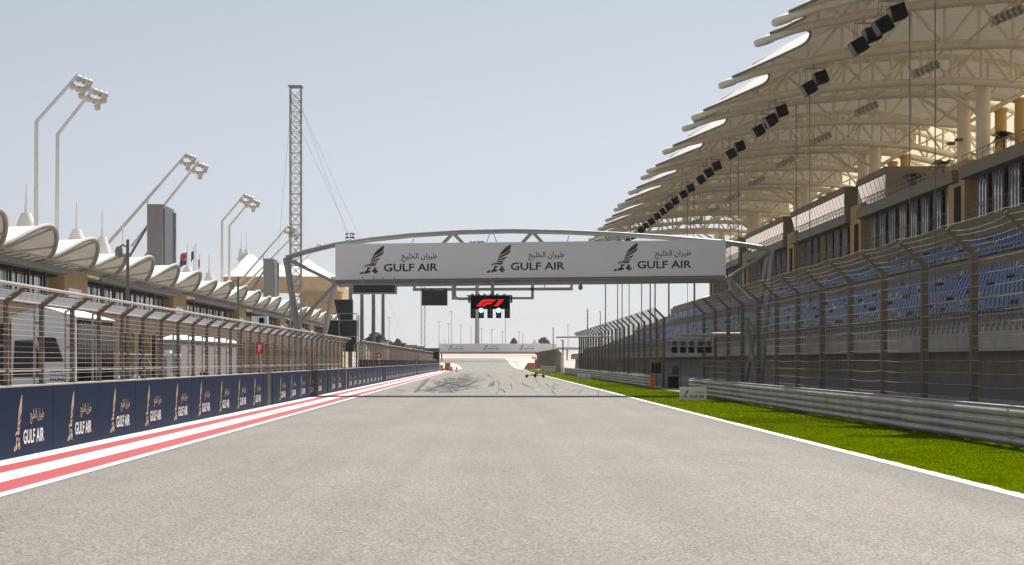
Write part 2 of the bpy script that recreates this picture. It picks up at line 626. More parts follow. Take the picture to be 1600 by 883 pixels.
def mark(x, y, L, wd, dx, z):
    n = 6
    P = []
    for i in range(n + 1):
        t = i / n
        cx = x + dx * t + .12 * math.sin(3 * t + x)
        hw = wd * (.35 + .65 * math.sin(math.pi * min(1, max(.05, t)))) / 2
        P.append([(cx - hw, y + L * t, z), (cx + hw, y + L * t, z)])
    w.grid(P)


for k in range(300):
    y = rnd.uniform(80, 150) if k % 3 else rnd.uniform(95, 200)
    x = rnd.gauss(-2.5, .8)
    mark(x, y, rnd.uniform(3, 13), rnd.uniform(.04, .13), rnd.uniform(-1.3, 1.5), .0075 + .0001 * k)
for k in range(50):
    y = rnd.uniform(70, 240)
    mark(rnd.uniform(-5.4, 6), y, rnd.uniform(7, 30), rnd.uniform(.03, .09), rnd.uniform(-.5, .8), .038 + .0001 * k)
for k, (px, py, ex, ey, wd) in enumerate(((727, 607, 742, 594, .4), (764, 607, 768, 595, .45), (640, 616, 672, 592, .3), (690, 596, 740, 608, .3), (660, 612, 712, 596, .3))):
    (x0, y0), (x1, y1) = gpt(px, py), gpt(ex, ey)
    for q in range(5):
        f0, f1 = rnd.uniform(0, .35), rnd.uniform(.65, 1)
        ya_, yb_ = y0 + (y1 - y0) * f0, y0 + (y1 - y0) * f1
        xa_, xb_ = x0 + (x1 - x0) * f0 + rnd.uniform(-wd, wd) * .5, x0 + (x1 - x0) * f1 + rnd.uniform(-wd, wd) * .5
        mark(xa_, ya_, yb_ - ya_, rnd.uniform(.05, .16), xb_ - xa_, .052 + .0001 * (k * 9 + q))
setting(w.build('tyre_marks', M['tyre_mark'], fix=False))
# run-off beyond the end of the straight
patch('run_off', M['cream_paint'], [(-60, 300), (-6.5, 300), (-8.2, 318), (-30, 318)], .012)


def runoff(name, m, y0, y1, x0, x1, dz=.015, nx=1):
    ys = [y0 + (y1 - y0) * i / 8 for i in range(9)]
    return sheet(name, lambda y: x0, lambda y: x1, ys, dz, m, nx)


sheet('run_off', lambda y: lerp([(288, 7.2), (300, 6.4), (420, 5.4)], y), lambda y: lerp([(288, 8.2), (300, 8), (420, 14)], y), [288, 294] + list(range(300, 421, 10)), .02, M['cream_paint'], 1)
sheet('red_marking', lambda y: lerp([(292, 7.0), (300, 6.9), (400, 6.6)], y), lambda y: lerp([(292, 7.4), (300, 7.6), (400, 8.2)], y), list(range(292, 401, 9)), .03, M['pink'], 1)
runoff('run_off', M['cream_paint'], 431, 446, -160, 160)
for y0, y1, x0, x1, m in ((448, 455, -36, 22, 'pink'), (470, 480, -70, 40, 'pink'), (492, 499, -20, 60, 'pink'), (520, 540, -90, 20, 'pink'), (560, 590, -20, 110, 'pink')):
    runoff('red_marking', M[m], y0, y1, x0, x1, .03)
P = []
for i in range(15):
    row = []
    for j in range(11):
        u_, v_ = (i / 7 - 1), (j / 5 - 1)
        hh_ = max(0, 1 - (abs(u_) ** 3.2) - v_ * v_) ** .6
        row.append((-9.0 + 4.0 * u_, 317 + 7 * v_, gz(317 + 7 * v_) - .05 + 1.25 * hh_))
    P.append(row)
setting(MB().grid(P).build('sand_bank', M['cream_paint'], smooth=True))
# turf blades on the verge, tall enough to break up the edge
w = MB()
rnd = random.Random(11)
vs, fs = [], []


def blades(n, y0, y1, hh, ww):
    for _ in range(n):
        y = y0 + (y1 - y0) * rnd.random() ** 1.3
        x = 6.80 + (10.45 - 6.80) * rnd.random()
        h = hh * rnd.uniform(.5, 1.25)
        a = rnd.uniform(0, math.pi)
        dx, dy = math.cos(a) * ww, math.sin(a) * ww
        lx, ly = rnd.uniform(-.6, .6) * h, rnd.uniform(-.6, .6) * h
        o = len(vs)
        vs.extend([(x - dx, y - dy, -.004), (x + dx, y + dy, -.004), (x + lx, y + ly, h)])
        fs.append((o, o + 1, o + 2))


blades(52000, 17, 46, .022, .007)
blades(26000, 42, 110, .024, .014)
blades(9000, 100, 270, .03, .03)
me = bpy.data.meshes.new('grass')
me.from_pydata(vs, [], fs)
me.materials.append(M['grass'])
o = bpy.data.objects.new('grass', me)
COL.objects.link(o)
tag(o, 'short bright green mown grass between the white line and the guardrail', 'grass', kind='stuff')

# ------------------------------------------------------------------ pit wall with its advertising boards
WALLS = [(3.0, 58.0, 'nearest navy advertising wall, running from the left picture edge to the first dark gap', 'first'),
         (59.2, 79.0, 'short navy advertising wall just past the first gap, beyond the nearest F sign', 'second'),
         (79.7, 90.3, 'shortest navy advertising wall, between two narrow dark gaps', 'third'),
         (90.9, 122.0, 'navy advertising wall beyond the gantry, below the black scaffold tower', 'fourth'),
         (122.4, 182.0, 'navy advertising wall running below the row of dark pit wall openings', 'fifth'),
         (182.4, 267.0, 'farthest navy advertising wall, ending at the striped red and white crash cushion', 'sixth')]
PITCH = 3.44
emb_me = None
for y0, y1, lab, nth in WALLS:
    t = thing('pit_wall', lab, 'wall', (-8.35, y0, 0), 'navy advertising walls along the pit straight')
    mb = MB().box(-8.62, -8.285, y0, y1, 0, 1.235)
    mb.build('wall_body', M['concrete'], t)
    nx_ = [w_[0] for w_ in WALLS if w_[0] > y1]
    if nx_:
        MB().box(-8.60, -8.32, y1 + .03, min(nx_) - .03, 0, 1.30).build('end_post', M['dark_grey'], t)
    cap = MB()
    yy = y0
    while yy < y1 - .1:
        e = min(yy + 3.0, y1)
        cap.box(-8.63, -8.262, yy + .006, e - .006, 1.235, 1.262)
        yy = e
    cap.build('coping', M['galv_pale'], t)
    k0 = math.floor((y0 - 25.8) / PITCH)
    k = k0
    while True:
        b0 = 25.8 + PITCH * k
        b1 = b0 + PITCH
        a, b = max(b0, y0), min(b1, y1)
        if a >= y1 - .05:
            break
        if b - a > .3:
            bd = MB().box(-8.283, -8.25 + .004 * ((k % 2) * .5), a + .008, b - .008, .02, 1.235)
            bo = bd.build('advertising_board', M['blue_board'], t)
            if b - a > 3.2:
                lay = ((.95, .115, .50, 1.0), (1.93, .56, .85, .27), (1.52, .215, 1.26, .255))
                if emb_me is None:
                    res = logo(bo, (0, 0, 0), (0, 1, 0), (0, 0, 1), (0, 0, 0), (M['gold'], M['gold'], M['white']), lay)
                    emb_me = [r.data for r in res]
                    for r in res:
                        bpy.data.objects.remove(r)
                for nm, md in zip(('emblem', 'arabic_lettering', 'lettering'), emb_me):
                    q = bpy.data.objects.new(nm, md)
                    COL.objects.link(q)
                    q.parent = bo
                    q.location = (-8.243, b0 + .03 - .9 + .9, 0)
                    q.matrix_parent_inverse = PM(bo).inverted()
        k += 1


# ------------------------------------------------------------------ debris fences
def pit_fence(y0, y1, lab, pitch=2.16, r=.0028, nper=.1, vert=.3, zlo=1.36):
    t = thing('debris_fence', lab, 'fence', (-8.5, y0, 1.26), 'debris fences on the pit wall')
    n = int((y1 - y0) / pitch)
    X = -8.47
    proto = None
    for i in range(n + 1):
        y = y0 + i * pitch
        if i == 0:
            p = MB()
            p.box(X - .045, X + .04, y - .04, y + .04, 1.262, 2.77)
            p.bar((X, y, 2.74), (X + .34, y, 2.995), .065, .07)
            p.box(X - .07, X + .07, y - .09, y + .09, 1.262, 1.285)
            proto = p.build('post', M['galv_brown'], t)
            p2 = MB()
            p2.box(X - .16, X - .12, y - .02, y + .02, 1.262, 2.72)
            p2.bar((X - .14, y, 2.70), (X + .2, y, 2.955), .035, .04)
            for zz in (1.5, 1.95, 2.4):
                p2.box(X - .115, X - .036, y - .012, y + .012, zz, zz + .05)
            q = p2.build('brace', M['galv'], proto)
        else:
            c = proto.copy()
            COL.objects.link(c)
            c.location = (0, y - y0, 0)
            hang(c, t, proto)
            d = q.copy()
            COL.objects.link(d)
            hang(d, c, q)
    ye = y0 + n * pitch
    rl = MB()
    rl.tube([(X + .36, y0 - .1, 3.02), (X + .36, ye + .1, 3.02)], .032, 8)
    rl.tube([(X - .02, y0, 2.79), (X - .02, ye, 2.79)], .022, 6)
    if zlo < 1.5:
        rl.box(X - .015, X + .015, y0, ye, 1.505, 1.535)
    rl.build('top_rail', M['galv_pale'], t)
    wr = MB()
    z = zlo
    while z < 2.74:
        wr.tube([(X + .04, y0, z), (X + .04, ye, z)], r, 4)
        z += nper
    for f in (.3, .65):
        wr.tube([(X + .36 * f, y0, 2.75 + .27 * f), (X + .36 * f, ye, 2.75 + .27 * f)], r, 4)
    y = y0 if vert else ye
    while y < ye:
        wr.tube([(X + .045, y, zlo - .09), (X + .045, y, 2.75)], .0022, 3, cap=False)
        y += vert
    wr.build('wire_mesh', M['wire'], t)
    return t


pit_fence(11.98, 93.0, 'tall wire debris fence on the nearest pit walls, its arms leaning over the track', vert=None)
pit_fence(100.0, 252, 'long brown debris fence on the far pit walls, starting beyond the black scaffold tower', vert=.10, pitch=2.4, zlo=1.86)


def stand_fence(y0, y1, lab, pitch, zt, group='debris fences in front of the grandstand', mesh=.1, arm=True, x=11.5):
    t = thing('debris_fence', lab, 'fence', (x, y0, 0), group)
    n = round((y1 - y0) / pitch)
    for i in range(n + 1):
        y = y0 + i * pitch
        if i == 0:
            p = MB()
            p.box(x - .08, x + .08, y - .09, y + .09, 0, zt)
            if arm:
                p.bar((x, y, zt - .05), (x - .62, y, zt + .56), .10, .12)
            p.box(x - .16, x + .16, y - .16, y + .16, 0, .03)
            proto = p.build('post', M['galv_brown'], t)
        else:
            c = proto.copy()
            COL.objects.link(c)
            c.location = (0, y - y0, 0)
            hang(c, t, proto)
    ye = y0 + n * pitch
    rnd = random.Random(int(y0))
    cb = MB()
    zs = [.55 + .29 * i for i in range(int((zt - .55) / .29) + 1)]
    xs = [(x - .075, z) for z in zs]
    if arm:
        xs += [(x - .075 - .62 * f, zt + .02 + .6 * f) for f in (.2, .4, .6, .8, 1.0)]
    for xx, z in xs:
        pts = []
        for i in range(n):
            sg = rnd.uniform(0, .05) + (rnd.uniform(0, .06) if z > zt else 0)
            for f in (0, .25, .5, .75):
                pts.append((xx, y0 + (i + f) * pitch, z - sg * 4 * f * (1 - f)))
        pts.append((xx, ye, z))
        cb.tube(pts, .0085, 4)
    cb.build('cable', M['cable'], t)
    wr = MB()
    z = .3
    while z < zt:
        wr.tube([(x - .09, y0, z), (x - .09, ye, z)], .0014, 3, cap=False)
        z += mesh
    y = y0
    while y < ye:
        if arm:
            wr.tube([(x - .09, y, .05), (x - .09, y, zt), (x - .7, y, zt + .58)], .0018, 3, cap=False)
        else:
            wr.tube([(x - .09, y, .05), (x - .09, y, zt)], .0018, 3, cap=False)
        y += mesh
    wr.build('wire_mesh', M['wire_dark'], t)
    return t


stand_fence(19.9, 81.3, 'nearest debris fence behind the right guardrail, its posts bent over the grass', 4.09, 4.27)
stand_fence(99.5, 190, 'tall dark debris fence beyond the access gap, its bent posts against the sky', 4.11, 4.56, mesh=.09)
stand_fence(224, 330, 'low pale brown debris fence far down the right side, behind the last guardrail', 4.2, 2.9, mesh=.12, x=10.9)


# ------------------------------------------------------------------ guardrails
def guardrail(y0, y1, lab, endm=None, top=.80):
    x = 10.27
    t = thing('guardrail', lab, 'guardrail', (x, y0, 0), 'triple guardrails along the grass')
    prof = []
    NB = 11
    for b in range(4):
        z = .04 + b * .192
        for k in range(NB):
            f = k / (NB - 1)
            prof.append((x + .012 - .085 * math.sin(math.pi * f) ** 1.3, z + .183 * f))
    MB().box(x + .03, x + .045, y0, y1, .05, .78).build('backing', M['mid_grey'], t)
    for b in range(4):
        seg = prof[b * NB:(b + 1) * NB]
        mb = MB()
        ys = []
        y = y0
        while y < y1:
            ys.append(y)
            y += 4.0
        ys.append(y1)
        rnd = random.Random(b + int(y0))
        P = []
        for y in ys:
            j = rnd.uniform(-.012, .012)
            P.append([(px + j, y, pz + j * .5) for px, pz in seg])
        mb.grid(P)
        mb.build('rail', M['rail'], t, smooth=True, solid=.006)
    y = y0 + 4.0
    while y < min(y1 - 1, y0 + 76):
        MB().grid([[(px - .007, yy, pz) for px, pz in prof] for yy in (y - .17, y + .17)]).build('splice', M['rail_dark'], t, smooth=True)
        y += 4.0
    po = None
    y = y0 + 1.0
    k = 0
    while y < y1:
        if po is None:
            m2 = MB().box(x + .01, x + .12, y - .05, y + .05, 0, .8)
            po = m2.build('post', M['galv'], t)
        elif k < 60:
            c = po.copy()
            COL.objects.link(c)
            hang(c, t, po)
            c.location = (0, y - y0 - 1.0, 0)
        y += 2.0
        k += 1
    bl = MB()
    y = y0 + 2.0
    while y < min(y1, y0 + 80):
        for b in range(4):
            for dy in (-.12, .12):
                for dz in (.03, .147):
                    bl.box(x - .028, x - .014, y + dy - .012, y + dy + .012, .045 + b * .192 + dz - .01, .045 + b * .192 + dz + .01)
        y += 4.0
    bl.build('fixing', M['galv_brown'], t)
    cp = MB()
    cp.box(x - .03, x + .13, y0, y1, .803, .822)
    cp.build('capping', M['rail'], t)
    if endm:
        MB().box(x - .12, x + .16, y0 - .03, y0 + .35, 0, .84).build('end_cap', endm, t)
    return t


guardrail(10, 77.5, 'nearest grey guardrail along the grass, running to the right picture edge')
guardrail(95, 202, 'middle grey guardrail with an orange end beside the access gap', M['orange'])
guardrail(226, 290, 'short far guardrail with a small orange end before the low brown fence', M['orange'])

# sign boards standing on the grass
for px0, px1, y, lab in ((1062, 1104, 66.0, 'largest white sign board on the grass, in front of the near guardrail end'),
                         (902, 922.5, 136.0, 'small white sign board on the grass against the middle guardrail'),
                         (851, 865.5, 215.0, 'tiny white sign board farthest down the grass verge')):
    x0, x1 = (px0 - VX) * y / F, (px1 - VX) * y / F
    t = thing('sign_board', lab, 'sign', ((x0 + x1) / 2, y, 0), 'white sign boards on the grass')
    MB().box(x0, x1, y, y + .05, .02, .585).build('panel', M['banner'], t)
    lg = MB()
    for xx in (x0 + .2, x1 - .2):
        lg.box(xx - .02, xx + .02, y + .052, y + .09, 0, .5)
        lg.bar((xx, y + .07, .45), (xx, y + .4, 0), .03)
    lg.build('support', M['galv'], t)
    W = x1 - x0
    logo(t, (x0, y - .003, .02), (1, 0, 0), (0, 0, 1), (0, 0, 0), (M['ink_brown'], M['ink'], M['ink']),
         ((.09 * W, .10, .24 * W, .35), (.58 * W, .27, .32 * W, .12), (.36 * W, .1, .56 * W, .11)))

# ------------------------------------------------------------------ start gantry
GD = 76.0
t = thing('start_gantry', 'grey tubular arched start gantry spanning the track with a long white banner', 'gantry', (2, GD, 0))
G = lambda px, py, d=GD: at(px, py, d)
S = M['steel_grey']
G2 = lambda px, py: at(px, py, GD + .72)
arch = [(447, 403), (480, 393), (524, 382.5), (580, 374.5), (640, 368), (720, 362.8), (800, 361), (880, 362.5), (960, 366), (1040, 371), (1134, 379), (1170, 384), (1206, 390)]
mb = MB()
mb.tube([G2(*p) for p in arch], .128, 14)
mb.build('arch_tube', S, t, smooth=True)
mb = MB()
for dd in (.55, 2.3):
    mb.tube([G(522, 441.5) + Vector((0, dd, 0)), G(1138, 434.5) + Vector((0, dd, 0))], .13, 12)
for i in range(12):
    a = G(522 + 56 * i, 441.5 - .636 * i)
    mb.tube([a + Vector((0, .55, 0)), a + Vector((0 if i % 2 else 1.0, 2.3, 0))], .06, 6)
mb.build('lower_beam', S, t, smooth=True)
for px in (708, 832, 958):
    top = G2(px, lerp(arch, px) + 1)
    mb = MB()
    for q_ in (-1, 1):
        mb.tube([top, G2(px + 16 * q_ * 2.4, 403)], .085, 8)
    mb.build('web_brace', S, t, smooth=True)
for a, b in (((647, 373), (640, 384)), ((765, 366), (760, 380)), ((771, 366), (777, 380)), ((890, 364), (886, 380))):
    MB().tube([G2(*a), G2(*b)], .018, 5).build('tie_wire', S, t)
mb = MB()
mb.add([G(522, 439) + Vector((0, .5, 0)), G(1138, 432) + Vector((0, .5, 0)), G(1138, 432) + Vector((0, 2.35, 0)), G(522, 439) + Vector((0, 2.35, 0))] + [p_ + Vector((0, 0, .06)) for p_ in (G(522, 439) + Vector((0, .5, 0)), G(1138, 432) + Vector((0, .5, 0)), G(1138, 432) + Vector((0, 2.35, 0)), G(522, 439) + Vector((0, 2.35, 0)))],
       [(3, 2, 1, 0), (4, 5, 6, 7), (0, 1, 5, 4), (1, 2, 6, 5), (2, 3, 7, 6), (3, 0, 4, 7)])
mb.build('walkway', M['mid_grey'], t)
# left frame
mb = MB()
mb.tube([G2(447, 403), G2(466, 519), (G2(467, 519).x, GD + .72, 0)], .16, 12)
mb.build('leg', S, t, smooth=True)
FB = at(508, 520, 84.0)                                # the inner leg rakes back behind the fence
mb = MB()
k_ = G(524, 441)
mb.tube([k_, FB, FB + (FB - k_) * (FB.z / (k_.z - FB.z))], .14, 12)
mb.build('leg', S, t, smooth=True)
for a, b, r_ in ((G2(447, 404), G(526, 442), .115), (G(526, 442), at(464, 508, 78), .125), (at(464, 512, 78), at(508, 532, 86), .1), (G2(447, 403), G(524, 441) + Vector((0, 2.2, 0)), .08)):
    MB().tube([a, b], r_ * .85, 10).build('side_brace', S, t, smooth=True)
# right frame
mb = MB()
p = G2(1187, 610)
mb.tube([G2(1207, 390), p, (p.x, p.y, 0)], .15, 12)
mb.build('leg', S, t, smooth=True)
mb = MB()
p = G(1175, 610)
mb.tube([G2(1202, 393), G(1194, 480) + Vector((0, 1.5, 0)), (p.x, GD + 2.6, 0)], .13, 12)
mb.build('leg', S, t, smooth=True)
MB().tube([G(1164, 497), G(1182, 590)], .12, 10).build('leg', S, t, smooth=True)
for pts, r_ in (([G(1139, 434), G2(1206, 391)], .125), ([G(1139, 434), G(1178, 476), G(1190, 510)], .11), ([G(1139, 436), G(1148, 472)], .14), ([G(1190, 530), G(1166, 497)], .09)):
    MB().tube(pts, r_ * .85, 10).build('side_brace', S, t, smooth=True)
# banner box, a little lower on the left as in the photo
a0, a1, b0, b1 = G(524, 437.3), G(1134, 430.3), G(524, 381.3), G(1134, 374.8)
dv = Vector((0, .42, 0))
mb = MB()
mb.add([a0, a1, b1, b0, a0 + dv, a1 + dv, b1 + dv, b0 + dv], [(0, 1, 2, 3), (5, 4, 7, 6), (3, 2, 6, 7), (1, 0, 4, 5), (0, 3, 7, 4), (2, 1, 5, 6)])
bn = mb.build('banner', M['banner'], t)
mb = MB()
mb.bar(a0 + Vector((0, .2, -.035)), a1 + Vector((0, .2, -.035)), .44, .06)
mb.build('banner_edge', M['mid_grey'], bn)
au = (a1 - a0).normalized()
bu = Vector((0, 0, 1))
for px, py in ((561.2, 428.6), (759.5, 426.5), (957.5, 424)):
    s = GD / F
    logo(bn, G(px, py) + Vector((0, -.004, 0)), au, bu, (0, 0, 0), (M['ink_brown'], M['ink'], M['ink']),
         ((0, 0, 39 * s, 44.5 * s), (66 * s, 18.5 * s, 56 * s, 14 * s), (38.5 * s, 3.6 * s, 84.5 * s, 12.2 * s)))
# hanging frames under the beam
mb = MB()
Q = lambda px, py: at(px, py, 75.4)
for a, b, wd in (((645, 452.5), (895, 451.5), .14), ((647.5, 440), (647.5, 453), .12), ((708, 440), (708, 467), .13), ((745, 440), (745, 462), .05), ((769.5, 440), (769.5, 462), .17),
                 ((832, 439), (832, 467), .14), ((893, 438), (893, 453), .12), ((851, 440), (851, 452), .04), ((706, 466.5), (738, 466.5), .11), ((795, 466), (833, 466), .11)):
    mb.bar(Q(*a), Q(*b), wd)
mb.tube([Q(711, 440), Q(711, 462), Q(716, 467.5), Q(736, 467.5)], .05, 8)
mb.build('hanging_frame', S, t)

# start lights: a thing of its own hanging from the frame
c = at(766, 472, 75.2)
t = thing('start_light', 'black start light panel with red logo and two lit green lamps under the gantry', 'traffic light', c)
L2 = lambda px, py, d=75.2: at(px, py, d)
mb = MB()
p, q = L2(735.2, 482.8), L2(796.8, 462.4)
mb.box(p.x, q.x, 75.05, 75.55, p.z, q.z)
for a, b in ((735.2, 743.2), (747.5, 756.2), (761.5, 770), (775, 783.2), (788.5, 796.8)):
    p, q = L2(a, 497), L2(b, 482.8)
    mb.box(p.x, q.x, 75.05, 75.4, p.z, q.z + .02)
mb.build('housing', M['black'], t)
mb = MB()
p, q = L2(730, 462.6), L2(800, 461.4)
mb.box(p.x, q.x, 74.95, 75.6, p.z, q.z)
for px in (733, 799):
    p, q = L2(px - 1.6, 473), L2(px + 1.6, 462)
    mb.box(p.x, q.x, 75.2, 75.5, p.z, q.z)
for px in (738, 748, 757, 767, 777, 788):
    p = L2(px, 461)
    mb.box(p.x - .06, p.x + .06, 75.1, 75.3, p.z - .02, p.z + .05)
mb.build('hood', M['dark_grey'], t)
zs = 280 / 1545
mb = MB()
for pl in ([(795, 215), (815, 190), (838, 166), (862, 153), (968, 153), (945, 173), (882, 173), (862, 180), (846, 194), (832, 215)],
           [(840, 215), (858, 195), (870, 184), (885, 179), (940, 179), (922, 196), (890, 196), (878, 202), (866, 215)],
           [(976, 153), (1038, 153), (983, 213), (946, 213), (990, 165)]):
    pp = [at(600 + x * zs, 440 + y * zs, 75.04) for x, y in pl]
    mb.poly(pp, (0, -.012, 0))
mb.build('lit_logo', M['red_glow'], t, fix=True)
for px in (751.8, 779.0):
    p = L2(px, 485.2)
    h = MB().lathe((p.x, 75.045, p.z), [(.135, 0), (.135, .05), (.12, .05), (.12, .01)], 16, (0, -1, 0)).build('lamp_halo', M['green_halo'], t)
    MB().lathe((p.x, 75.043, p.z), [(.115, 0), (.1, .025), (.05, .04), (.005, .045)], 16, (0, -1, 0)).build('green_lamp', M['green_glow'], h, smooth=True)
for px, py in ((739.5, 485.5), (766, 485.5), (792.5, 485.5), (739.5, 492), (751.8, 492.5), (766, 492), (779, 492.5), (792.5, 492)):
    p = L2(px, py)
    MB().lathe((p.x, 75.045, p.z), [(.1, 0), (.1, .05), (.085, .05), (.085, .01)], 14, (0, -1, 0)).build('dark_lamp', M['dark_grey'], t)

t = thing('display_screen', 'square black display screen hanging under the gantry left of the start light', 'screen', at(679, 465, 75.3))
p, q = L2(659, 477.2), L2(699, 454)
mb = MB().box(p.x, q.x, 75.1, 75.5, p.z, q.z)
mb.build('housing', M['dark_grey'], t)
mb = MB()
for i in range(3):
    for j in range(2):
        w_, h_ = (q.x - p.x - .06) / 3, (q.z - p.z - .06) / 2
        mb.box(p.x + .03 + i * w_ + .008, p.x + .03 + (i + 1) * w_ - .008, 75.088, 75.098, p.z + .03 + j * h_ + .008, p.z + .03 + (j + 1) * h_ - .008)
mb.build('display_panel', M['screen'], t)
mb = MB()
for px in (661, 674, 695.5):
    a = L2(px, 452.5)
    mb.box(a.x - .07, a.x + .07, 75.15, 75.4, a.z - .05, a.z + .04)
mb.build('bracket', M['dark_grey'], t)

t = thing('message_board', 'long low black message board with a grey rim under the left gantry end', 'sign', at(585, 451, 75.3))
p, q = L2(550, 459.5), L2(620, 444)
MB().box(p.x, q.x, 75.1, 75.5, p.z, q.z).build('frame', M['steel_grey'], t)
MB().box(p.x + .08, q.x - .1, 75.085, 75.097, p.z + .07, q.z - .05).build('display_panel', M['screen'], t)
mb = MB()
for px in (567, 584, 598, 616):
    a = L2(px, 444)
    mb.box(a.x - .02, a.x + .02, 75.25, 75.29, a.z - .01, a.z + .35)
mb.build('hanger', M['galv'], t)

t = thing('dome_camera', 'small grey dome camera hanging under the right half of the gantry', 'camera', at(907, 449, 75.4))
p = Q(907, 449)
MB().lathe((p.x, 75.4, p.z), [(.02, -.14), (.09, -.1), (.11, -.02), (.11, .06), (.07, .12), (.03, .16)], 14).build('dome', M['mid_grey'], t, smooth=True)
mb = MB()
mb.tube([(p.x, 75.4, p.z + .14), (p.x, 75.4, p.z + .3), (p.x - .12, 75.5, p.z + .34), (p.x - .12, 75.7, p.z + .42)], .02, 6)
mb.build('bracket', M['galv'], t)

# light arm at the right gantry leg: five twin lamps
t = thing('side_light', 'row of five black twin lamps on a pale arm beside the right gantry leg', 'traffic light', at(1081, 540, 76.5))
K = lambda px, py, d=76.5: at(px, py, d)
mb = MB()
mb.tube([K(1061, 522.5), K(1190, 522)], .085, 10)
mb.build('arm_tube', M['galv_pale'], t, smooth=True)
mb = MB()
for py in (528, 532.6, 540.8):
    mb.bar(K(1049, py), K(1114, py), .05)
for px in (1049.5, 1113.5):
    mb.bar(K(px, 527), K(px, 545), .04)
mb.bar(K(1051, 528.5), K(1063, 532), .04)
mb.bar(K(1112, 527.5), K(1101, 532), .04)
mb.build('lamp_rack', M['galv_pale'], t)
for i in range(5):
    px = 1053.5 + 13.4 * i
    p, q = K(px - 4.2, 551.5), K(px + 4.2, 542.2)
    MB().box(p.x, q.x, 76.3, 76.6, p.z, q.z).build('lamp', M['black'], t)
    p, q = K(px - 3.6, 540), K(px + 3.6, 533.2)
    MB().box(p.x, q.x, 76.35, 76.6, p.z, q.z).build('lamp', M['dark_grey'], t)

t = thing('marshal_light', 'dark triple strip signal panel on a short post before the access gap fence', 'traffic light', (11.0, 98.8, 0))
mb = MB()
mb.box(10.96, 11.04, 98.78, 98.86, 0, .95)
mb.build('post', M['galv'], t)
for px in (1020.5, 1025.5, 1030.5):
    p, q = at(px - 1.9, 583, 98.7), at(px + 1.9, 567.5, 98.7)
    MB().box(p.x, q.x, 98.6, 98.78, p.z, q.z).build('lamp', M['black'], t)
p, q = at(1022, 563, 98.7), at(1027, 560, 98.7)
MB().box(p.x, q.x, 98.6, 98.75, p.z, q.z).build('beacon', M['red'], t)

t = thing('marshal_cabin', 'dark open grid cabin standing in the access gap of the right fence', 'cabin', (11.8, 97, 0))
p, q = at(1042, 568, 97), at(1063, 605.5, 97)
mb = MB()
for xx in (p.x, q.x):
    for yy in (96.7, 98.2):
        mb.bar((xx, yy, 0), (xx, yy, p.z), .06)
for zz in (.82, p.z):
    for yy in (96.7, 98.2):
        mb.bar((p.x, yy, zz), (q.x, yy, zz), .05)
    mb.bar((p.x, 96.7, zz), (p.x, 98.2, zz), .05)
    mb.bar((q.x, 96.7, zz), (q.x, 98.2, zz), .05)
for i in range(7):
    xx = p.x + (q.x - p.x) * i / 6
    mb.bar((xx, 96.7, .82), (xx, 96.7, p.z), .02)
for i in range(8):
    zz = .82 + (p.z - .82) * i / 7
    mb.bar((p.x, 96.7, zz), (q.x, 96.7, zz), .018)
mb.build('cage', M['mid_grey'], t)
MB().box(p.x + .15, q.x - .1, 97.0, 98.1, .0, .72).build('equipment_box', M['black'], t)
MB().box(p.x + .4, q.x - .05, 97.3, 98.15, .84, 1.4).build('cupboard', M['dark_grey'], t)

t = thing('camera_boom', 'thin horizontal camera boom reaching from the tall fence over the grass', 'boom', at(955, 526, 140))
mb = MB()
mb.tube([at(869, 526.8, 140), at(958, 526, 140)], .075, 8)
mb.build('boom_tube', M['galv'], t)
mb = MB()
mb.tube([at(957, 526, 140), (at(957, 526, 140).x + .1, 140, 0)], .08, 8)
mb.build('post', M['galv'], t)

# trolley parked on the right of the straight
t = thing('equipment_trolley', 'low black equipment trolley standing on the track near the right edge line', 'trolley', (5.0, 157, 0))
mb = MB()
mb.bar((4.1, 157, .22), (5.9, 157, .2), .12, .06)
mb.bar((4.6, 157.2, .3), (5.3, 157.2, .36), .1, .08)
mb.box(4.95, 5.3, 156.9, 157.3, .3, .46)
mb.build('frame', M['dark_grey'], t)
for x in (4.12, 4.98, 5.82):
    MB().lathe((x - .13, 157, .15), [(.15, 0), (.15, .26)], 14, (1, 0, 0)).build('wheel', M['black'], t)

# ------------------------------------------------------------------ lattice tower on the pit side
t = thing('lattice_tower', 'tall slim lattice tower rising above the left gantry leg', 'tower', (-9.7, 78, 0))
cx, cy, hw, top = -9.68, 78.0, .27, 15.65
for sx in (-1, 1):
    for sy in (-1, 1):
        MB().tube([(cx + sx * hw, cy + sy * hw, 0), (cx + sx * hw, cy + sy * hw, top)], .027, 6).build('chord', M['galv'], t)
mb = MB()
z = .3
k = 0
while z < top - .5:
    c4 = [(-hw, -hw), (hw, -hw), (hw, hw), (-hw, hw)]
    for i in range(4):
        a, b = c4[i], c4[(i + 1) % 4]
        mb.tube([(cx + a[0], cy + a[1], z), (cx + b[0], cy + b[1], z)], .017, 4)
        if (i + k) % 2:
            a, b = b, a
        mb.tube([(cx + a[0], cy + a[1], z), (cx + b[0], cy + b[1], z + .52)], .017, 4)
        mb.tube([(cx + b[0], cy + b[1], z), (cx + a[0], cy + a[1], z + .52)], .012, 4)
    z += .52
    k += 1
mb.box(cx - .35, cx + .35, cy - .35, cy + .35, top - .06, top)
mb.build('lattice', M['galv'], t)
for e in ((555, 402, 105), (580, 440, 110), (592, 440, 125), (430, 450, 90)):
    p = at(*e)
    a = Vector((cx + (.25 if e[0] > 454 else -.25), cy, top - (1.0 if e[0] != 580 else 2.2)))
    b = a + (p - a) * 2.0
    b = a + (b - a) * min(1.0, (a.z - .05) / (a.z - b.z)) if b.z < 0 else b
    MB().tube([a, b], .006, 4).build('guy_wire', M['galv'], t)

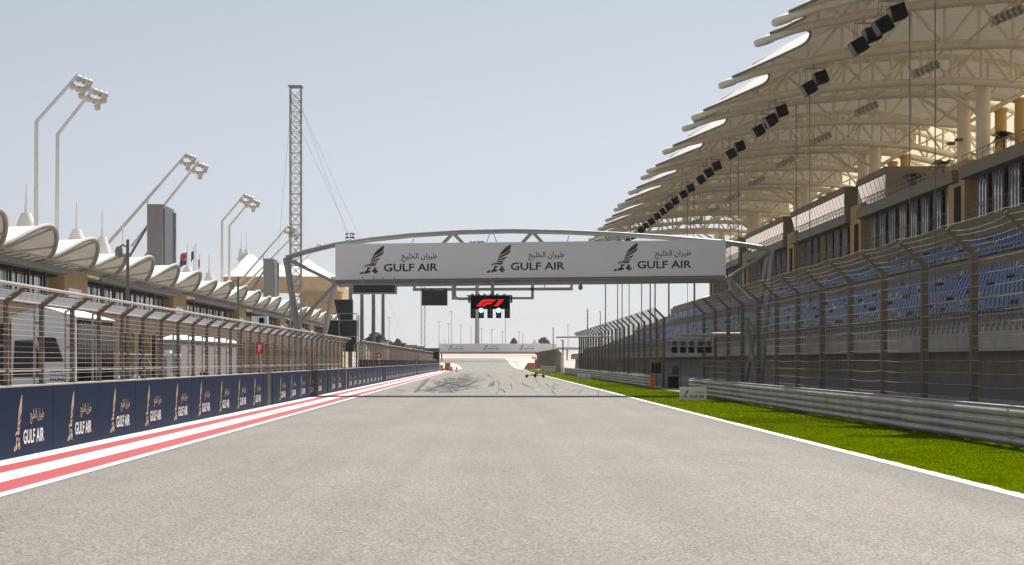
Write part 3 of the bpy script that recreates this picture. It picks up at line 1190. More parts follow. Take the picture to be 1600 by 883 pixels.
# ------------------------------------------------------------------ grandstand on the right
gs = thing('grandstand', 'long covered grandstand of blue seats, glazed boxes and a scalloped cream roof', 'grandstand', (16, 30, 0))
Y0, Y1 = 30.0, 272.0
# stepped concrete terrace as one swept profile
prof = [(15.95, 0), (15.75, 0), (15.75, 2.0), (15.2, 2.0), (15.2, 2.74), (15.42, 2.74), (15.42, 2.45), (17.3, 2.45), (17.3, 3.0), (18.2, 3.0)]
SEATROWS = [(15.85, 2.45)]
x, z = 18.2, 3.35
for k in range(9):
    prof += [(x, z), (x + .9, z)]
    SEATROWS.append((x + .42, z))
    x += .9
    z += .335
prof += [(26.3, 5.98), (26.3, 7.15), (26.5, 7.15), (27.2, 7.15)]
x, z = 27.2, 7.3
for k in range(6):
    prof += [(x, z), (x + .9, z)]
    SEATROWS.append((x + .42, z))
    x += .9
    z += .40
prof += [(32.6, 9.3), (32.6, 10.9), (33.0, 10.9), (33.0, 11.3), (44, 11.3), (44, 0)]
P = [[(px, y, pz) for px, pz in prof] for y in (Y0, Y1)]
mb = MB().grid(P)
for y in (Y0, Y1):
    mb.add([(px, y, pz) for px, pz in prof], [tuple(range(len(prof)))])
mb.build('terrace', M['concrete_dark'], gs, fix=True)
mb = MB()
for y in [Y0 + i * 6 for i in range(41)]:
    mb.box(15.17, 15.198, y + .01, y + 5.97, 2.0, 2.735)
mb.box(15.65, 15.745, Y0, Y1, .0, .5)
mb.build('front_panel', M['concrete'], gs)
mb = MB()
mb.box(15.69, 15.745, Y0, Y1, .5, 1.05)
mb.build('dado_band', M['mid_grey'], gs)
# seats
rnd = random.Random(5)


def seat_geo(mb, x, y, z, m):
    mb.cur = m
    o = len(mb.v)
    zb = z + .30
    # pan, then a back that leans away from the track
    mb.add([(x - .18, y - .2, zb), (x + .16, y - .2, zb - .03), (x + .16, y + .2, zb - .03), (x - .18, y + .2, zb), (x - .18, y - .2, zb - .06), (x - .18, y + .2, zb - .06), (x + .16, y - .2, zb - .08), (x + .16, y + .2, zb - .08)],
           [(0, 1, 2, 3), (0, 3, 5, 4), (4, 5, 7, 6), (0, 4, 6, 1), (3, 2, 7, 5)])
    mb.add([(x + .15, y - .2, zb - .04), (x + .15, y + .2, zb - .04), (x + .24, y + .19, zb + .27), (x + .24, y - .19, zb + .27), (x + .19, y - .2, zb - .04), (x + .19, y + .2, zb - .04), (x + .27, y + .19, zb + .27), (x + .27, y - .19, zb + .27)],
           [(0, 3, 2, 1), (4, 5, 6, 7), (3, 7, 6, 2), (0, 4, 7, 3), (1, 2, 6, 5)])


SM = [M['seat_blue'], M['seat_yellow'], M['seat_red'], M['mid_grey']]
big = MB()
protos = {}
nind = 0
for r, (sx, sz) in enumerate(SEATROWS):
    y = 40.0
    vis = 42 if r == 0 else 36 + sx * 1.6
    while y < Y1 - 1:
        if r == 0:
            m = 3
        else:
            g = (y * .35 + r * 1.3) % 7
            u = rnd.random()
            m = 1 if u < .055 else 2 if u < .10 else 3 if u < .108 else 0
        aisle = (y % 13.6) < 1.1
        if not aisle and rnd.random() > .015:
            near = r in (1, 2, 3, 4, 5) and y > F * sx / 838 and nind < 100 and y < F * sx / 838 + 14
            if near:
                if m not in protos:
                    q = MB()
                    seat_geo(q, 0, 0, 0, 0)
                    protos[m] = q.build('seat', SM[m], gs).data
                    ob = bpy.data.objects[-1] if False else [o_ for o_ in bpy.data.objects if o_.data == protos[m]][0]
                else:
                    ob = bpy.data.objects.new('seat', protos[m])
                    COL.objects.link(ob)
                    ob.parent = gs
                    ob.matrix_parent_inverse = PM(gs).inverted()
                ob.location = (sx, y, sz)
                nind += 1
            else:
                seat_geo(big, sx, y, sz, m)
        y += .52
o = big.build('seat', SM, gs)
o['kind'] = 'stuff'
# balustrades in the seating
mb = MB()


def railing(mb, x, y0, y1, z, h=1.0, step=.35, r=.016, rails=2):
    for k in range(rails):
        zz = z + h - k * (h * .42)
        mb.bar((x, y0, zz), (x, y1, zz), r * 2.6 if k == 0 else r * 1.8)
    y = y0
    while y <= y1:
        mb.bar((x, y, z), (x, y, z + h), r * 1.6)
        y += step


railing(mb, 17.36, Y0 + 10, Y1, 2.98, .95, .42)
railing(mb, 26.42, Y0 + 20, Y1, 7.1, .55, .6)
y = Y0 + 10
while y < Y1:
    mb.box(15.12, 15.165, y, y + .14, 2.60, 2.9)
    y += .55
mb.build('balustrade', M['galv'], gs)
mb = MB()
for k in range(4):                                    # handrails in the rows
    for (sx, sz) in SEATROWS[1:9:2]:
        pass
for r, (sx, sz) in enumerate(SEATROWS[1:]):
    if True:
        mb.bar((sx - .40, Y0 + 14, sz + .04), (sx - .40, Y1, sz + .04), .05)
mb.build('row_rail', M['galv_pale'], gs)
# glazed boxes between tan piers
BAY = 29.4
C0 = 107.9
piers = [C0 + BAY * k for k in range(-2, 5)]
for c in piers:
    mb = MB()
    mb.box(33.0, 40, c - 1.9, c + 1.9, 11.3, 15.6)
    pr = mb.build('pier', M['tan'], gs)
    MB().box(32.96, 32.99, c - 1.1, c + .4, 11.35, 13.9).build('doorway', M['room_shade'], pr)  # thin dark slab painted as a shaded opening
for k in range(-2, 4):
    y0, y1 = C0 + BAY * k + 2.0, C0 + BAY * (k + 1) - 2.0
    y1 = min(y1, 226)
    mb = MB()
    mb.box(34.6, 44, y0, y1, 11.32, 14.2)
    lw = mb.build('box_wall', M['room_shade'], gs)
    lw['label'] = 'dark recessed row of glazed boxes'
    mb = MB()
    mb.box(32.55, 44, y0 - (2.5 if k == 0 else 0), y1, 14.2, 15.05)
    mb.build('fascia', M['fascia'], gs)
    n = 8
    st = (y1 - y0) / n
    for i in range(n):
        a = y0 + i * st
        g = MB()
        for s in range(3):
            g.box(33.5, 33.54, a + .1 + s * .62, a + .1 + (s + 1) * .62 - .07, 11.42, 14.15)
        wd = g.build('window', M['lodge_glass'], gs)
        fr = MB()
        for s in range(4):
            fr.box(33.44, 33.58, a + .03 + s * .62, a + .1 + s * .62, 11.32, 14.2)
        fr.box(33.45, 33.57, a + .1, a + 1.95, 11.32, 11.42)
        fr.build('frame', M['galv'] if i % 4 else M['tan'], wd)
    mb = MB()
    railing(mb, 33.1, y0 - 1.5, y1 + 1.5, 11.3, 1.05, .42, .009, 2)
    railing(mb, 32.75, y0, y1, 15.05, .75, 1.1, .02, 2)
    mb.build('railing', M['galv'], gs)
    # upper glazed boxes with outward-leaning windows
    if k == 0:
        u0, u1 = y1 - 9.5, y1 + .5
    elif k >= 1:
        u0, u1 = y0 + (1.0 if k == 1 else .5), y1 + .5
    else:
        continue
    mb = MB()
    mb.box(33.8, 41, u0, u1, 15.06, 17.1)
    mb.box(32.7, 41, u0, u1, 17.1, 17.65)
    mb.box(32.7, 33.8, u0 - .0, u0 + .12, 15.06, 17.1)
    mb.build('upper_box', M['fascia'], gs)
    n = max(4, int((u1 - u0) / 1.35))
    st = (u1 - u0 - .2) / n
    for i in range(n):
        a = u0 + .15 + i * st
        g = MB()
        g.add([(33.35, a + .05, 15.2), (33.35, a + st - .07, 15.2), (32.8, a + st - .07, 17.05), (32.8, a + .05, 17.05), (33.4, a + .05, 15.2), (33.4, a + st - .07, 15.2), (32.85, a + st - .07, 17.05), (32.85, a + .05, 17.05)],
              [(0, 1, 2, 3), (7, 6, 5, 4), (0, 3, 7, 4), (1, 5, 6, 2), (3, 2, 6, 7), (0, 4, 5, 1)])
        g.build('upper_window', M['mirror'], gs, fix=True)
# rear wall
MB().box(43.9, 44.4, Y0, 228, 11.2, 15).build('rear_wall', M['fascia'], gs)
# columns
for c in piers:
    for s in (-2.1, 2.1):
        mb = MB().lathe((34.2, c + s, 15.4), [(.48, -.0), (.48, 5.1), (.62, 5.15), (.62, 5.3)], 16)
        mb.tube([(34.2, c + s, 18.6), (31.2, c + s, 20.5)], .13, 8)
        mb.tube([(34.2, c + s, 18.6), (37.4, c + s, 20.4)], .13, 8)
        mb.build('column', M['cream'], gs, smooth=True)
    for s in (-1.6, 2.6):
        MB().lathe((37.0, c + s, 15.05), [(.42, 0), (.42, 4.5), (.5, 4.55), (.5, 4.8)], 14).build('terrace_column', M['yellow_col'], gs, smooth=True)
# roof
ZB = [(14.5, 18.35), (15.8, 18.85), (17.7, 19.3), (22, 20.1), (27, 20.55), (32, 20.7), (37, 20.4), (42, 19.3), (47, 17.4), (51, 15.0)]
GAP = [(14.5, .12), (15.5, .3), (17, .8), (20, 1.8), (24, 2.5), (34, 2.7), (42, 2.0), (51, .4)]


def zb(x):
    return lerp(ZB, x)


def zt(x):
    return lerp(ZB, x) + lerp(GAP, x)


lines = []
for k in range(8):
    c = 18.5 + 29.4 * k
    lines += [c - 2.45, c + 2.45]
    if k < 7:
        lines.append(c + 14.7)
XS = [14.5 + 36.5 * i / 24 for i in range(25)]
for i, y in enumerate(lines):
    mb = MB()
    mb.tube([(x, y, zb(x)) for x in XS[:4]], .20, 10, r2=.25)
    mb.tube([(x, y, zb(x)) for x in XS[3:]], .25, 10, r2=.29)
    mb.lathe((14.5, y, zb(14.5)), [(.13, -.62), (.22, -.5), (.24, -.1), (.24, .3), (.2, .4)], 12, (1, 0, .35))
    tr = mb.build('roof_truss', M['cream'], gs, smooth=True)
    mb = MB()
    mb.tube([(x, y, zt(x)) for x in XS[1:]], .2, 8)
    xa = 17.2
    j = 0
    while xa < 49:
        xb = xa + 2.05
        mb.tube([(xa, y, zb(xa)), (xa, y, zt(xa))], .115, 6)
        if j % 2:
            mb.tube([(xa, y, zb(xa)), (xb, y, zt(xb))], .115, 6)
        else:
            mb.tube([(xa, y, zt(xa)), (xb, y, zb(xb))], .115, 6)
        xa = xb
        j += 1
    mb.build('upper_chord', M['cream'], tr, smooth=True)
# bracing between the paired trusses and purlins
mb = MB()
for k in range(8):
    c = 18.5 + 29.4 * k
    x = 18.0
    j = 0
    while x < 44:
        mb.tube([(x, c - 2.45, zb(x)), (x, c + 2.45, zb(x))], .07, 5)
        s = 1 if j % 2 else -1
        mb.tube([(x, c - 2.45 * s, zt(x) if j % 2 else zb(x)), (x + 3.2, c + 2.45 * s, zt(x + 3.2))], .07, 5)
        x += 3.2
        j += 1
for a, b in zip(lines, lines[1:]):
    if b - a > 6:
        for x in (21.5, 28.5, 35.5):
            mid = (a + b) / 2
            mb.tube([(x, a, zb(x)), (x + 1.2, mid, zt(x) - 1.2), (x, b, zb(x))], .075, 5)
mb.build('roof_brace', M['cream'], gs)


def memb(a, b):
    w_ = b - a
    nx, ny = 26, 14
    P = []
    for i in range(nx + 1):
        row = []
        for j in range(ny + 1):
            t_ = j / ny
            u = abs(2 * t_ - 1)
            xe = 14.75 + (.255 * w_) * (1 - u ** 2.6)
            xx = xe + (51.2 - xe) * (i / nx) ** 1.15
            sag = w_ * (1 - u ** 1.7) * (.055 + .06 * max(0, 1 - (xx - 15) / 7))
            row.append((xx, a + w_ * t_, zt(xx) + min(.2, .1 + .04 * max(0, xx - 15)) - sag))
        P.append(row)
    P = [[p for p in reversed(r)] for r in P]
    mb = MB().grid(P[:19])
    e = mb.build('roof_membrane', M['roof_cloth'], gs, smooth=True)
    MB().grid(P[18:]).build('rear_membrane', M['roof_cloth_glow'], gs, smooth=True)
    ed = MB().tube([p for p in P[0]], .075, 6)
    ed.build('edge_cable', M['edge'], e, smooth=True)


for a, b in zip(lines, lines[1:]):
    memb(a, b)
# tie rods between the roof and the seating
for y in (46, 50, 75.3, 79.8, 104.5, 109, 134, 138.6, 163, 168):
    MB().tube([(22, y, zb(22)), (22, y, 4.8)], .03, 6).build('tie_rod', M['mid_grey'], gs)
# lights fixed on columns
for c in piers[1:5]:
    for s in (-.9, .9):
        MB().box(33.3, 33.8, c + 2.1 + s - .2, c + 2.1 + s + .2, 17.3, 17.5).build('column_light', M['mid_grey'], gs)

# loudspeakers hanging under the trusses
proto = None
vis = [y for y in lines if 72 < y < 215]
for i, y in enumerate(vis):
    lab = '%s pair of black loudspeakers under the grandstand roof edge, counting from the near end' % ORD[i]
    if proto is None:
        t = thing('loudspeaker', lab, 'loudspeaker', (19.6, y, zb(19.6)), 'black loudspeaker pairs under the roof edge')
        for (dx, dz, an) in ((.42, -1.0, .34), (-.28, -1.62, .52)):
            ca, sa = math.cos(an), math.sin(an)
            mb = MB()
            mb.obox((19.6 + dx, y, zb(19.6) + dz), (.36 * ca, 0, .36 * sa), (0, .42, 0), (-.36 * sa, 0, .36 * ca))
            cab = mb.build('cabinet', M['black'], t)
            mb = MB()
            mb.obox((19.6 + dx - .37 * ca, y, zb(19.6) + dz - .37 * sa), (.012 * ca, 0, .012 * sa), (0, .38, 0), (-.32 * sa, 0, .32 * ca))
            mb.build('grille', M['screen'], cab)
        mb = MB()
        mb.bar((19.1, y, zb(19.6) - .42), (20.3, y, zb(19.6) - .42), .06)
        for dx, dz in ((-.45, -1.35), (.7, -.75), (.1, -.8)):
            mb.tube([(19.6 + dx, y - .3, zb(19.6) + dz), (19.6 + dx * .9, y - .3, zb(19.6) - .42)], .02, 4)
            mb.tube([(19.6 + dx, y + .3, zb(19.6) + dz), (19.6 + dx * .9, y + .3, zb(19.6) - .42)], .02, 4)
        for yy in (-.25, .25):
            mb.tube([(19.6, y + yy, zb(19.6) - .42), (19.6, y, zb(19.6) - .1)], .03, 5)
        mb.build('hanger', M['galv'], t)
        proto = t
    else:
        c = copy_tree(proto)
        c.location.y = y
        c['label'] = lab
# floodlight battens
proto = None
vis = [108.9 - 29.4 + k * 14.7 for k in range(9)]
for i, y in enumerate(vis):
    lab = '%s bank of small floodlights under the grandstand roof, counting from the near end' % ORD[i]
    if proto is None:
        t = thing('floodlight_bank', lab, 'floodlight', (27, y, zb(27)), 'floodlight banks under the grandstand roof')
        z = zb(27) - .75
        mb = MB()
        mb.tube([(26.1, y, z - .42), (27.7, y, z + .28)], .06, 6)
        mb.tube([(27.5, y, z + .2), (27.6, y, zb(27.6))], .05, 6)
        mb.tube([(27.1, y - .3, z + .3), (27.9, y + .3, z + .5)], .04, 6)
        mb.build('bracket', M['cream'], t)
        for j in range(6):
            x = 26.15 + .29 * j
            zz = z - .45 + .128 * j
            mb = MB()
            mb.obox((x, y - .1, zz - .12), (.045, 0, .02), (0, .30, 0), (-.1, 0, .24))
            mb.lathe((x - .02, y - .36, zz - .16), [(.05, -.12), (.12, -.1), (.12, .1), (.05, .14)], 8, (0, -1, .2))
            mb.build('lamp', M['galv_pale'], t)
        proto = t
    else:
        c = copy_tree(proto)
        c.location.y = y
        c['label'] = lab

# palms in pots on the terrace
for i, (px, py, d, lab) in enumerate(((1568, 213, 104, 'potted palm on the upper terrace nearest the right picture edge'),
                                      (1507, 243, 112, 'potted palm beside the tall white columns on the terrace'),
                                      (1474, 256, 117.6, 'potted palm left of the white columns on the terrace'),
                                      (1428, 277, 125.7, 'smallest potted palm beside the yellow columns near the upper glazed box'))):
    b = Vector(((px - VX) * d / F, d, 15.06))
    t = thing('palm_tree', lab, 'palm', b, 'potted palms on the terrace')
    zc = H + (VY - py) * d / F
    MB().lathe(b, [(.28, 0), (.36, .5), (.3, .5)], 12).build('pot', M['mid_grey'], t)
    MB().tube([b + Vector((0, 0, .4)), b + Vector((.05, 0, zc - b.z))], .09, 7, r2=.07).build('trunk', M['bark'], t)
    mb = MB()
    rnd = random.Random(i)
    for k in range(26):
        a = rnd.uniform(0, 2 * math.pi)
        el = rnd.uniform(.0, 1.2)
        L = rnd.uniform(.9, 1.35)
        o_ = Vector((b.x + .05, b.y, zc))
        pts = []
        for s in range(6):
            f = s / 5
            rr = L * f * math.cos(el * (1 - f * .3))
            pts.append(o_ + Vector((math.cos(a) * rr, math.sin(a) * rr, L * (math.sin(el) * f - .75 * f * f))))
        sd = Vector((-math.sin(a), math.cos(a), 0))
        for s in range(1, 6):
            for g in (-1, 1):
                for q in (0, .5):
                    pp = pts[s - 1].lerp(pts[s], q)
                    tip = pp + sd * g * .26 * (1 - abs(s / 5 - .45)) + (pts[s] - pts[s - 1]) * .9 + Vector((0, 0, -.08))
                    mb.add([pp, pp + (pts[s] - pts[s - 1]) * .45, tip], [(0, 1, 2)])
    mb.build('crown', M['palm'], t)

# ------------------------------------------------------------------ pit building on the left
pb = thing('pit_building', 'long tan pit building with white scalloped canopies and dark upper windows', 'building', (-34, 80, 0))
XF = -34.2
narrow = [81 + 43.5 * k for k in range(6)]             # narrow canopies stand over the tan piers
YA, YB = 72.0, 330.0
MB().box(-52, XF - 1.2, YA, YB, 4.9, 9.0).build('upper_wall', M['tan_wall'], pb)
MB().box(-52, XF, YA, YB, 4.4, 5.9).build('floor_slab', M['tan_wall'], pb)
MB().box(-52, XF - 3.0, YA, YB, 0, 4.4).build('garage_wall', M['room_shade'], pb)
mb = MB()
railing(mb, XF + .05, YA, YB, 5.9, 1.02, 1.5, .022, 1)
mb.build('railing', M['galv_pale'], pb)
MB().box(XF + .03, XF + .06, YA, YB, 5.98, 6.8).build('balustrade', M['glass_pale'], pb)
cols = narrow
for c in narrow:
    mb = MB()
    mb.box(XF - 2.6, XF - .1, c + .3, c + 7.6, 5.9, 9.3)
    pi = mb.build('pier', M['tan'], pb)
    mb = MB().box(XF - .105, XF - .085, c + 1.6, c + 5.6, 5.95, 7.7)
    mb.build('window', M['pit_glass_sky'], pi)
    for y in (c + .5, c + 7.0):
        mb = MB()
        mb.box(XF - 1.2, XF - .02, y - .35, y + .35, 0, 4.4)
        mb.bar((XF - .5, y, 3.3), (XF - .5, y + 1.4, 4.4), .4)
        mb.bar((XF - .5, y, 3.3), (XF - .5, y - 1.4, 4.4), .4)
        mb.build('garage_column', M['tan'], pi)
for k, c in enumerate(narrow):
    y0, y1 = c + 8.4, c + 43.0
    if y0 > YB - 5:
        continue
    y1 = min(y1, YB)
    # dark strip of windows set back under the eaves
    for i in range(8):
        a = y0 + (y1 - y0) * i / 8
        b = y0 + (y1 - y0) * (i + 1) / 8
        wd = MB().box(XF - 1.19, XF - 1.13, a + .06, b - .06, 5.95, 8.3).build('window', M['pit_glass_sky'], pb)
        fr = MB()
        for f in (0, .5):
            yy = a + (b - a) * f
            fr.box(XF - 1.2, XF - 1.06, yy - .05, yy + .05, 5.9, 8.4)
        fr.box(XF - 1.195, XF - 1.065, a - .04, (a + b) / 2 + .04, 5.92, 5.99)
        fr.build('frame', M['black'], wd)
    for i in range(1, 8):
        yy = y0 + (y1 - y0) * i / 8
        MB().box(XF - .3, XF - .12, yy - .09, yy + .09, 5.9, 8.6).build('mullion_post', M['dark_grey'], pb)
    mb = MB()
    mb.box(XF - 2.5, XF + .7, y0 + .3, y1 - .3, 8.62, 8.72)
    mb.box(XF + .7, XF + .8, y0 + .3, y1 - .3, 8.6, 9.06)
    mb.build('fascia', M['fascia_grey'], pb)
    MB().box(XF - 1.15, XF - .4, y0 + .2, y1 - .2, 8.45, 8.6).build('soffit', M['room_shade'], pb)
    # garage fronts
    for i in range(5):
        yy = y0 + (y1 - y0) * (i + .5) / 5
        mb = MB()
        mb.box(XF - 1.0, XF - .1, yy - .3, yy + .3, 0, 4.4)
        mb.bar((XF - .5, yy, 3.2), (XF - .5, yy + 1.3, 4.4), .4)
        mb.bar((XF - .5, yy, 3.2), (XF - .5, yy - 1.3, 4.4), .4)
        mb.build('garage_column', M['tan'], pb)
# canopies
spans = []
for c in narrow:
    spans.append((c, c + 8.5))
    w_ = (43.5 - 8.5) / 3
    for i in range(3):
        spans.append((c + 8.5 + w_ * i, c + 8.5 + w_ * (i + 1)))
for a, b in spans:
    if b > YB + 12:
        continue
    m_ = (a + b) / 2
    rise = 1.85 if b - a > 9 else 1.45
    n = 14
    front = []
    for i in range(n + 1):
        t_ = i / n
        u = 4 * t_ * (1 - t_)
        uu = u ** 1.25
        front.append(Vector((-32.1 + 1.75 * u ** .9, a + (b - a) * t_, 9.25 + rise * uu)))
    P = []
    for s, (dx, up, flat) in enumerate(((0, 0, 1), (-1.3, .0, .97), (-3.0, .02, .92), (-5.5, .35, .8), (-8, 1.0, .55), (-10.2, 2.1, .32), (-11.2, 2.7, .22))):
        row = []
        for i, p in enumerate(front):
            t_ = i / n
            z = 9.25 + (p.z - 9.25) * flat + up * (1 if True else 0)
            yy = m_ + (p.y - m_) * (1 if s < 3 else 1 - .06 * (s - 2) ** 1.7 * .55)
            row.append((p.x + dx - (1.75 * (4 * t_ * (1 - t_)) ** .9) * (s / 6.0), yy, z))
        P.append(row)
    cn = MB().grid(P).build('canopy', M['tent_cloth'], pb, smooth=True)
    mb = MB()
    mb.tube(front, .17, 8)
    mb.build('canopy_arch', M['galv_pale'], cn, smooth=True)
    mb = MB()
    for f in (.2, .42, .64, .86):
        i = int(f * n)
        p = front[i]
        mb.tube([(-33.6, a + (b - a) * (.1 + f * .35), 9.1), p + Vector((-.05, 0, -.05))], .085, 6)
    mb.tube([(-32.1, a, 9.2), (-32.1, b, 9.2)], .1, 6)
    mb.tube([(-33.6, a, 9.05), (-33.6, b, 9.05)], .09, 6)
    for i in range(7):
        yy = a + (b - a) * i / 6
        mb.tube([(-32.1, yy, 9.2), (-33.6, yy + .8, 9.05)], .06, 5)
    mb.build('canopy_strut', M['galv_pale'], cn)
# mast cones on the roof
for px, ytop, yb, yc in ((41, 287, 333, 354), (120, 316, 359, 377), (160, 331, 371, 391), (192, 347, 394, 403), (293, 385, 417, 428), (327, 397, 426, 442), (208, 380, 400, 408)):
    if px == 208:
        continue
    d = F * 42 / (VX - px)
    p0, p1, p2 = at(px, yc + 6, d), at(px, yb, d), at(px, ytop, d)
    mb = MB().lathe((p0.x, d, 0), [(.98, p0.z - .6), (.95, p0.z), (.8, p0.z + (p1.z - p0.z) * .45), (.45, p1.z - .08), (.42, p1.z), (.18, p1.z + .03), (.05, p2.z)], 16)
    mb.build('mast_cone', M['tent_cloth'], pb, smooth=True)
MB().box(-45.5, -43.5, 136, 141, 12, 14.9).build('roof_plant', M['cream_paint'], pb)
# roof deck that carries masts, screens and poles
MB().box(-58, -42.6, YA, YB, 9.0, 11.6).build('roof_deck', M['tan_wall'], pb)


# floodlight masts on the pit building side
def flood(name, pts, d, lab, heads, s, grp, m='pole_grey', r=.2):
    P = [at(px, py, d) for px, py in pts]
    t = thing(name, lab, 'floodlight', P[0], grp)
    mb = MB()
    mb.tube(P, r, 10, r2=r * .75)
    mb.build('pole', M[m], t, smooth=True)
    for (px, py) in heads:
        c = at(px, py, d)
        hb = MB()
        for k, (ox, oz) in enumerate(((-.55, .3), (.0, .12), (.55, -.1), (.35, -.62))):
            q = c + Vector((ox * s, .25 * s * (k % 2), oz * s))
            hb.lathe(q, [(.14 * s, .34 * s), (.34 * s, .12 * s), (.40 * s, -.12 * s), (.38 * s, -.2 * s)], 12, (-.42, .72, .8))
        ho = hb.build('lamp_housing', M['pole_grey'], t, smooth=True)
        lb = MB()
        for k, (ox, oz) in enumerate(((-.55, .3), (.0, .12), (.55, -.1), (.35, -.62))):
            q = c + Vector((ox * s, .25 * s * (k % 2), oz * s))
            lb.lathe(q, [(.345 * s, -.205 * s), (.30 * s, -.27 * s), (.05 * s, -.29 * s)], 12, (-.42, .72, .8))
        lb.build('lens', M['lamp_glass'], ho, smooth=True)
    return t


FG = 'tall floodlight masts behind the pit building'
flood('floodlight_mast', [(56.5, 372), (57, 190), (122, 117)], 138, 'leftmost tall bent floodlight mast behind the canopies', [(131, 127), (121, 139)], .85, FG)
flood('floodlight_mast', [(89, 375), (90, 210), (146, 139)], 145, 'second tall bent floodlight mast from the left edge', [(156, 147), (146, 158)], .85, FG)
flood('floodlight_mast', [(150, 402), (293, 239)], 189, 'straight slanting floodlight mast in front of the big grey screen', [(297, 246), (289, 256)], .85, FG, r=.21)
flood('floodlight_mast', [(206, 385), (311, 252)], 197, 'straight slanting floodlight mast rising behind the big grey screen', [(316, 260), (308, 270)], .85, FG, r=.21)
flood('floodlight_mast', [(347, 452), (347, 346), (383, 303)], 234, 'nearer of two bent floodlight masts right of the flags', [(388, 309), (381, 316)], .85, FG)
flood('floodlight_mast', [(358, 452), (358.5, 353), (393, 312)], 243, 'farther of two bent floodlight masts right of the flags', [(399, 316), (392, 323)], .85, FG)
flood('floodlight_mast', [(374, 441), (450, 353)], 286, 'slanting floodlight mast whose lamps stand behind the lattice tower', [(455, 357), (450, 364)], .9, FG)
flood('floodlight_mast', [(381, 448), (466, 361)], 292, 'slanting floodlight mast just right of the lattice tower lamps', [(460, 369)], .8, FG)
flood('floodlight_mast', [(455, 432), (498, 381)], 345, 'distant slanting floodlight mast above the left gantry arch', [(501, 384)], .9, FG)


# big screens seen edge-on on the roof
def roof_screen(px0, px1, px2, yt, yb, X, lab, fin):
    d = F * -X / (VX - px1)
    p = at(px0, yt, d)
    q = at(px1, yb, d)
    d2 = d * (VX - px1) / (VX - px2)
    t = thing('roof_screen', lab, 'screen', (X, d, q.z), 'big screens on the pit building roof')
    MB().box(p.x, q.x, d, d2, q.z - .3, p.z).build('screen_case', M['mid_grey'], t)
    MB().box(q.x, q.x + .12, d + .6, d2, q.z - .2, p.z - .5).build('display', M['screen'], t)
    mb = MB()
    mb.box(q.x + .12, q.x + .3, d2 - .35, d2, q.z - .3, p.z - .4)
    mb.box(p.x - .12, p.x, d, d + .15, q.z - .3, p.z + (.5 if fin else 0))
    mb.build('frame', M['galv'], t)
    mb = MB()
    for f, o_ in ((.75, 3.6), (.3, 1.8)):
        z = q.z + (p.z - q.z) * f
        mb.tube([(p.x, d + 1.5, z), (p.x - o_, d + 1.5, q.z - .5)], .16, 8)
    mb.build('brace', M['mid_grey'], t)


roof_screen(231, 254, 272, 319, 416, -39, 'large grey roof screen standing edge-on above the canopies', True)
roof_screen(412, 427, 434, 404, 466, -39, 'smaller grey roof screen standing edge-on near the lattice tower', True)

# flags
for px, yt, yb, d, fl, lab in ((293, 383, 428, 262, (('flag_red', -12, 399, 11), ('flag_blue', -13, 409, 9)), 'flagpole with a red flag over a dark blue flag beside the roof screen'),
                               (303, 385, 428, 265, (('flag_blue', -5, 398, 14),), 'flagpole with a tall blue flag'),
                               (306, 380, 428, 250, (), 'bare flagpole just right of the blue flag'),
                               (312, 398, 428, 262, (('flag_red', -3, 410, 12),), 'flagpole with a small drooping dark red flag')):
    a, b = at(px, yb, d), at(px, yt, d)
    t = thing('flagpole', lab, 'flag', a, 'flagpoles behind the pit building')
    MB().tube([a, b], .07, 6).build('pole', M['pole_grey'], t)
    for m, dx, y_, hh in fl:
        P = []
        for i in range(7):
            row = []
            for j in range(4):
                q = at(px + dx * i / 6, y_ - hh / 2 + hh * j / 3 + 5 * (i / 6) ** 1.5, d)
                row.append(q + Vector((0, .35 * math.sin(i * 1.3 + j * .4), 0)))
            P.append(row)
        MB().grid(P).build('flag', M[m], t, smooth=True, solid=.02)


# big white marquee roof and the tan paddock building behind
def tent(lab, pxs, d, grp=None):
    pass


t = thing('marquee', 'big white two-peaked marquee roof behind the pit building', 'tent', at(400, 440, 330))
d0 = 330
ridge = [(345, 430), (352, 416), (362, 400), (374, 391), (384, 393), (395, 402), (415, 407), (440, 411), (458, 409), (470, 399), (482, 407), (505, 421), (525, 430)]
P = []
for s, (dd, f) in enumerate(((0, 0), (3, .25), (7, .62), (11, 1), (15, .62), (22, 0))):
    row = []
    for px, py in ridge:
        py2 = 432 - (432 - py) * f
        row.append(at(px, py2, d0) + Vector((0, dd, 0)))
    P.append(row)
MB().grid(P).build('roof', M['tent_cloth'], t, smooth=True)
mb = MB()
for px, yt in ((377, 362), (385, 366)):
    a = at(px, 400, d0 + 11)
    b = at(px, 388, d0 + 11)
    c = at(px, yt, d0 + 11)
    mb.lathe((a.x, d0 + 11, 0), [(1.0, a.z - 1), (.7, a.z), (.35, b.z), (.12, b.z + .1), (.04, c.z)], 12)
mb.build('mast_cone', M['tent_cloth'], t, smooth=True)
p, q = at(347, 452, d0), at(525, 432, d0)
MB().box(p.x, q.x, d0 + 1.5, d0 + 20, p.z, q.z).build('wall', M['tan_wall'], t)
t = thing('paddock_building', 'tan flat-roofed paddock building behind the left gantry leg', 'building', at(505, 500, 345))
p, q = at(470, 560, 345), at(532, 446, 345)
MB().box(p.x, q.x, 345, 365, 0, q.z).build('wall', M['tan'], t)
mb = MB()
railing(mb, 0, 0, 1, 0)
mb = MB()
for px in range(470, 533, 6):
    mb.bar(at(px, 446, 345.2), at(px, 440, 345.2), .05)
mb.bar(at(470, 440, 345.2), at(532, 440, 345.2), .06)
mb.build('railing', M['galv_pale'], t)
for px, w_ in ((483, 10), (503, 11)):
    p, q = at(px, 476, 344.98), at(px + w_, 471, 344.98)
    MB().box(p.x, q.x, 344.95, 345.01, p.z, q.z).build('window', M['glass'], t)
t = thing('paddock_canopy', 'pale swept canopy roof high behind the left gantry leg', 'canopy', at(490, 432, 340))
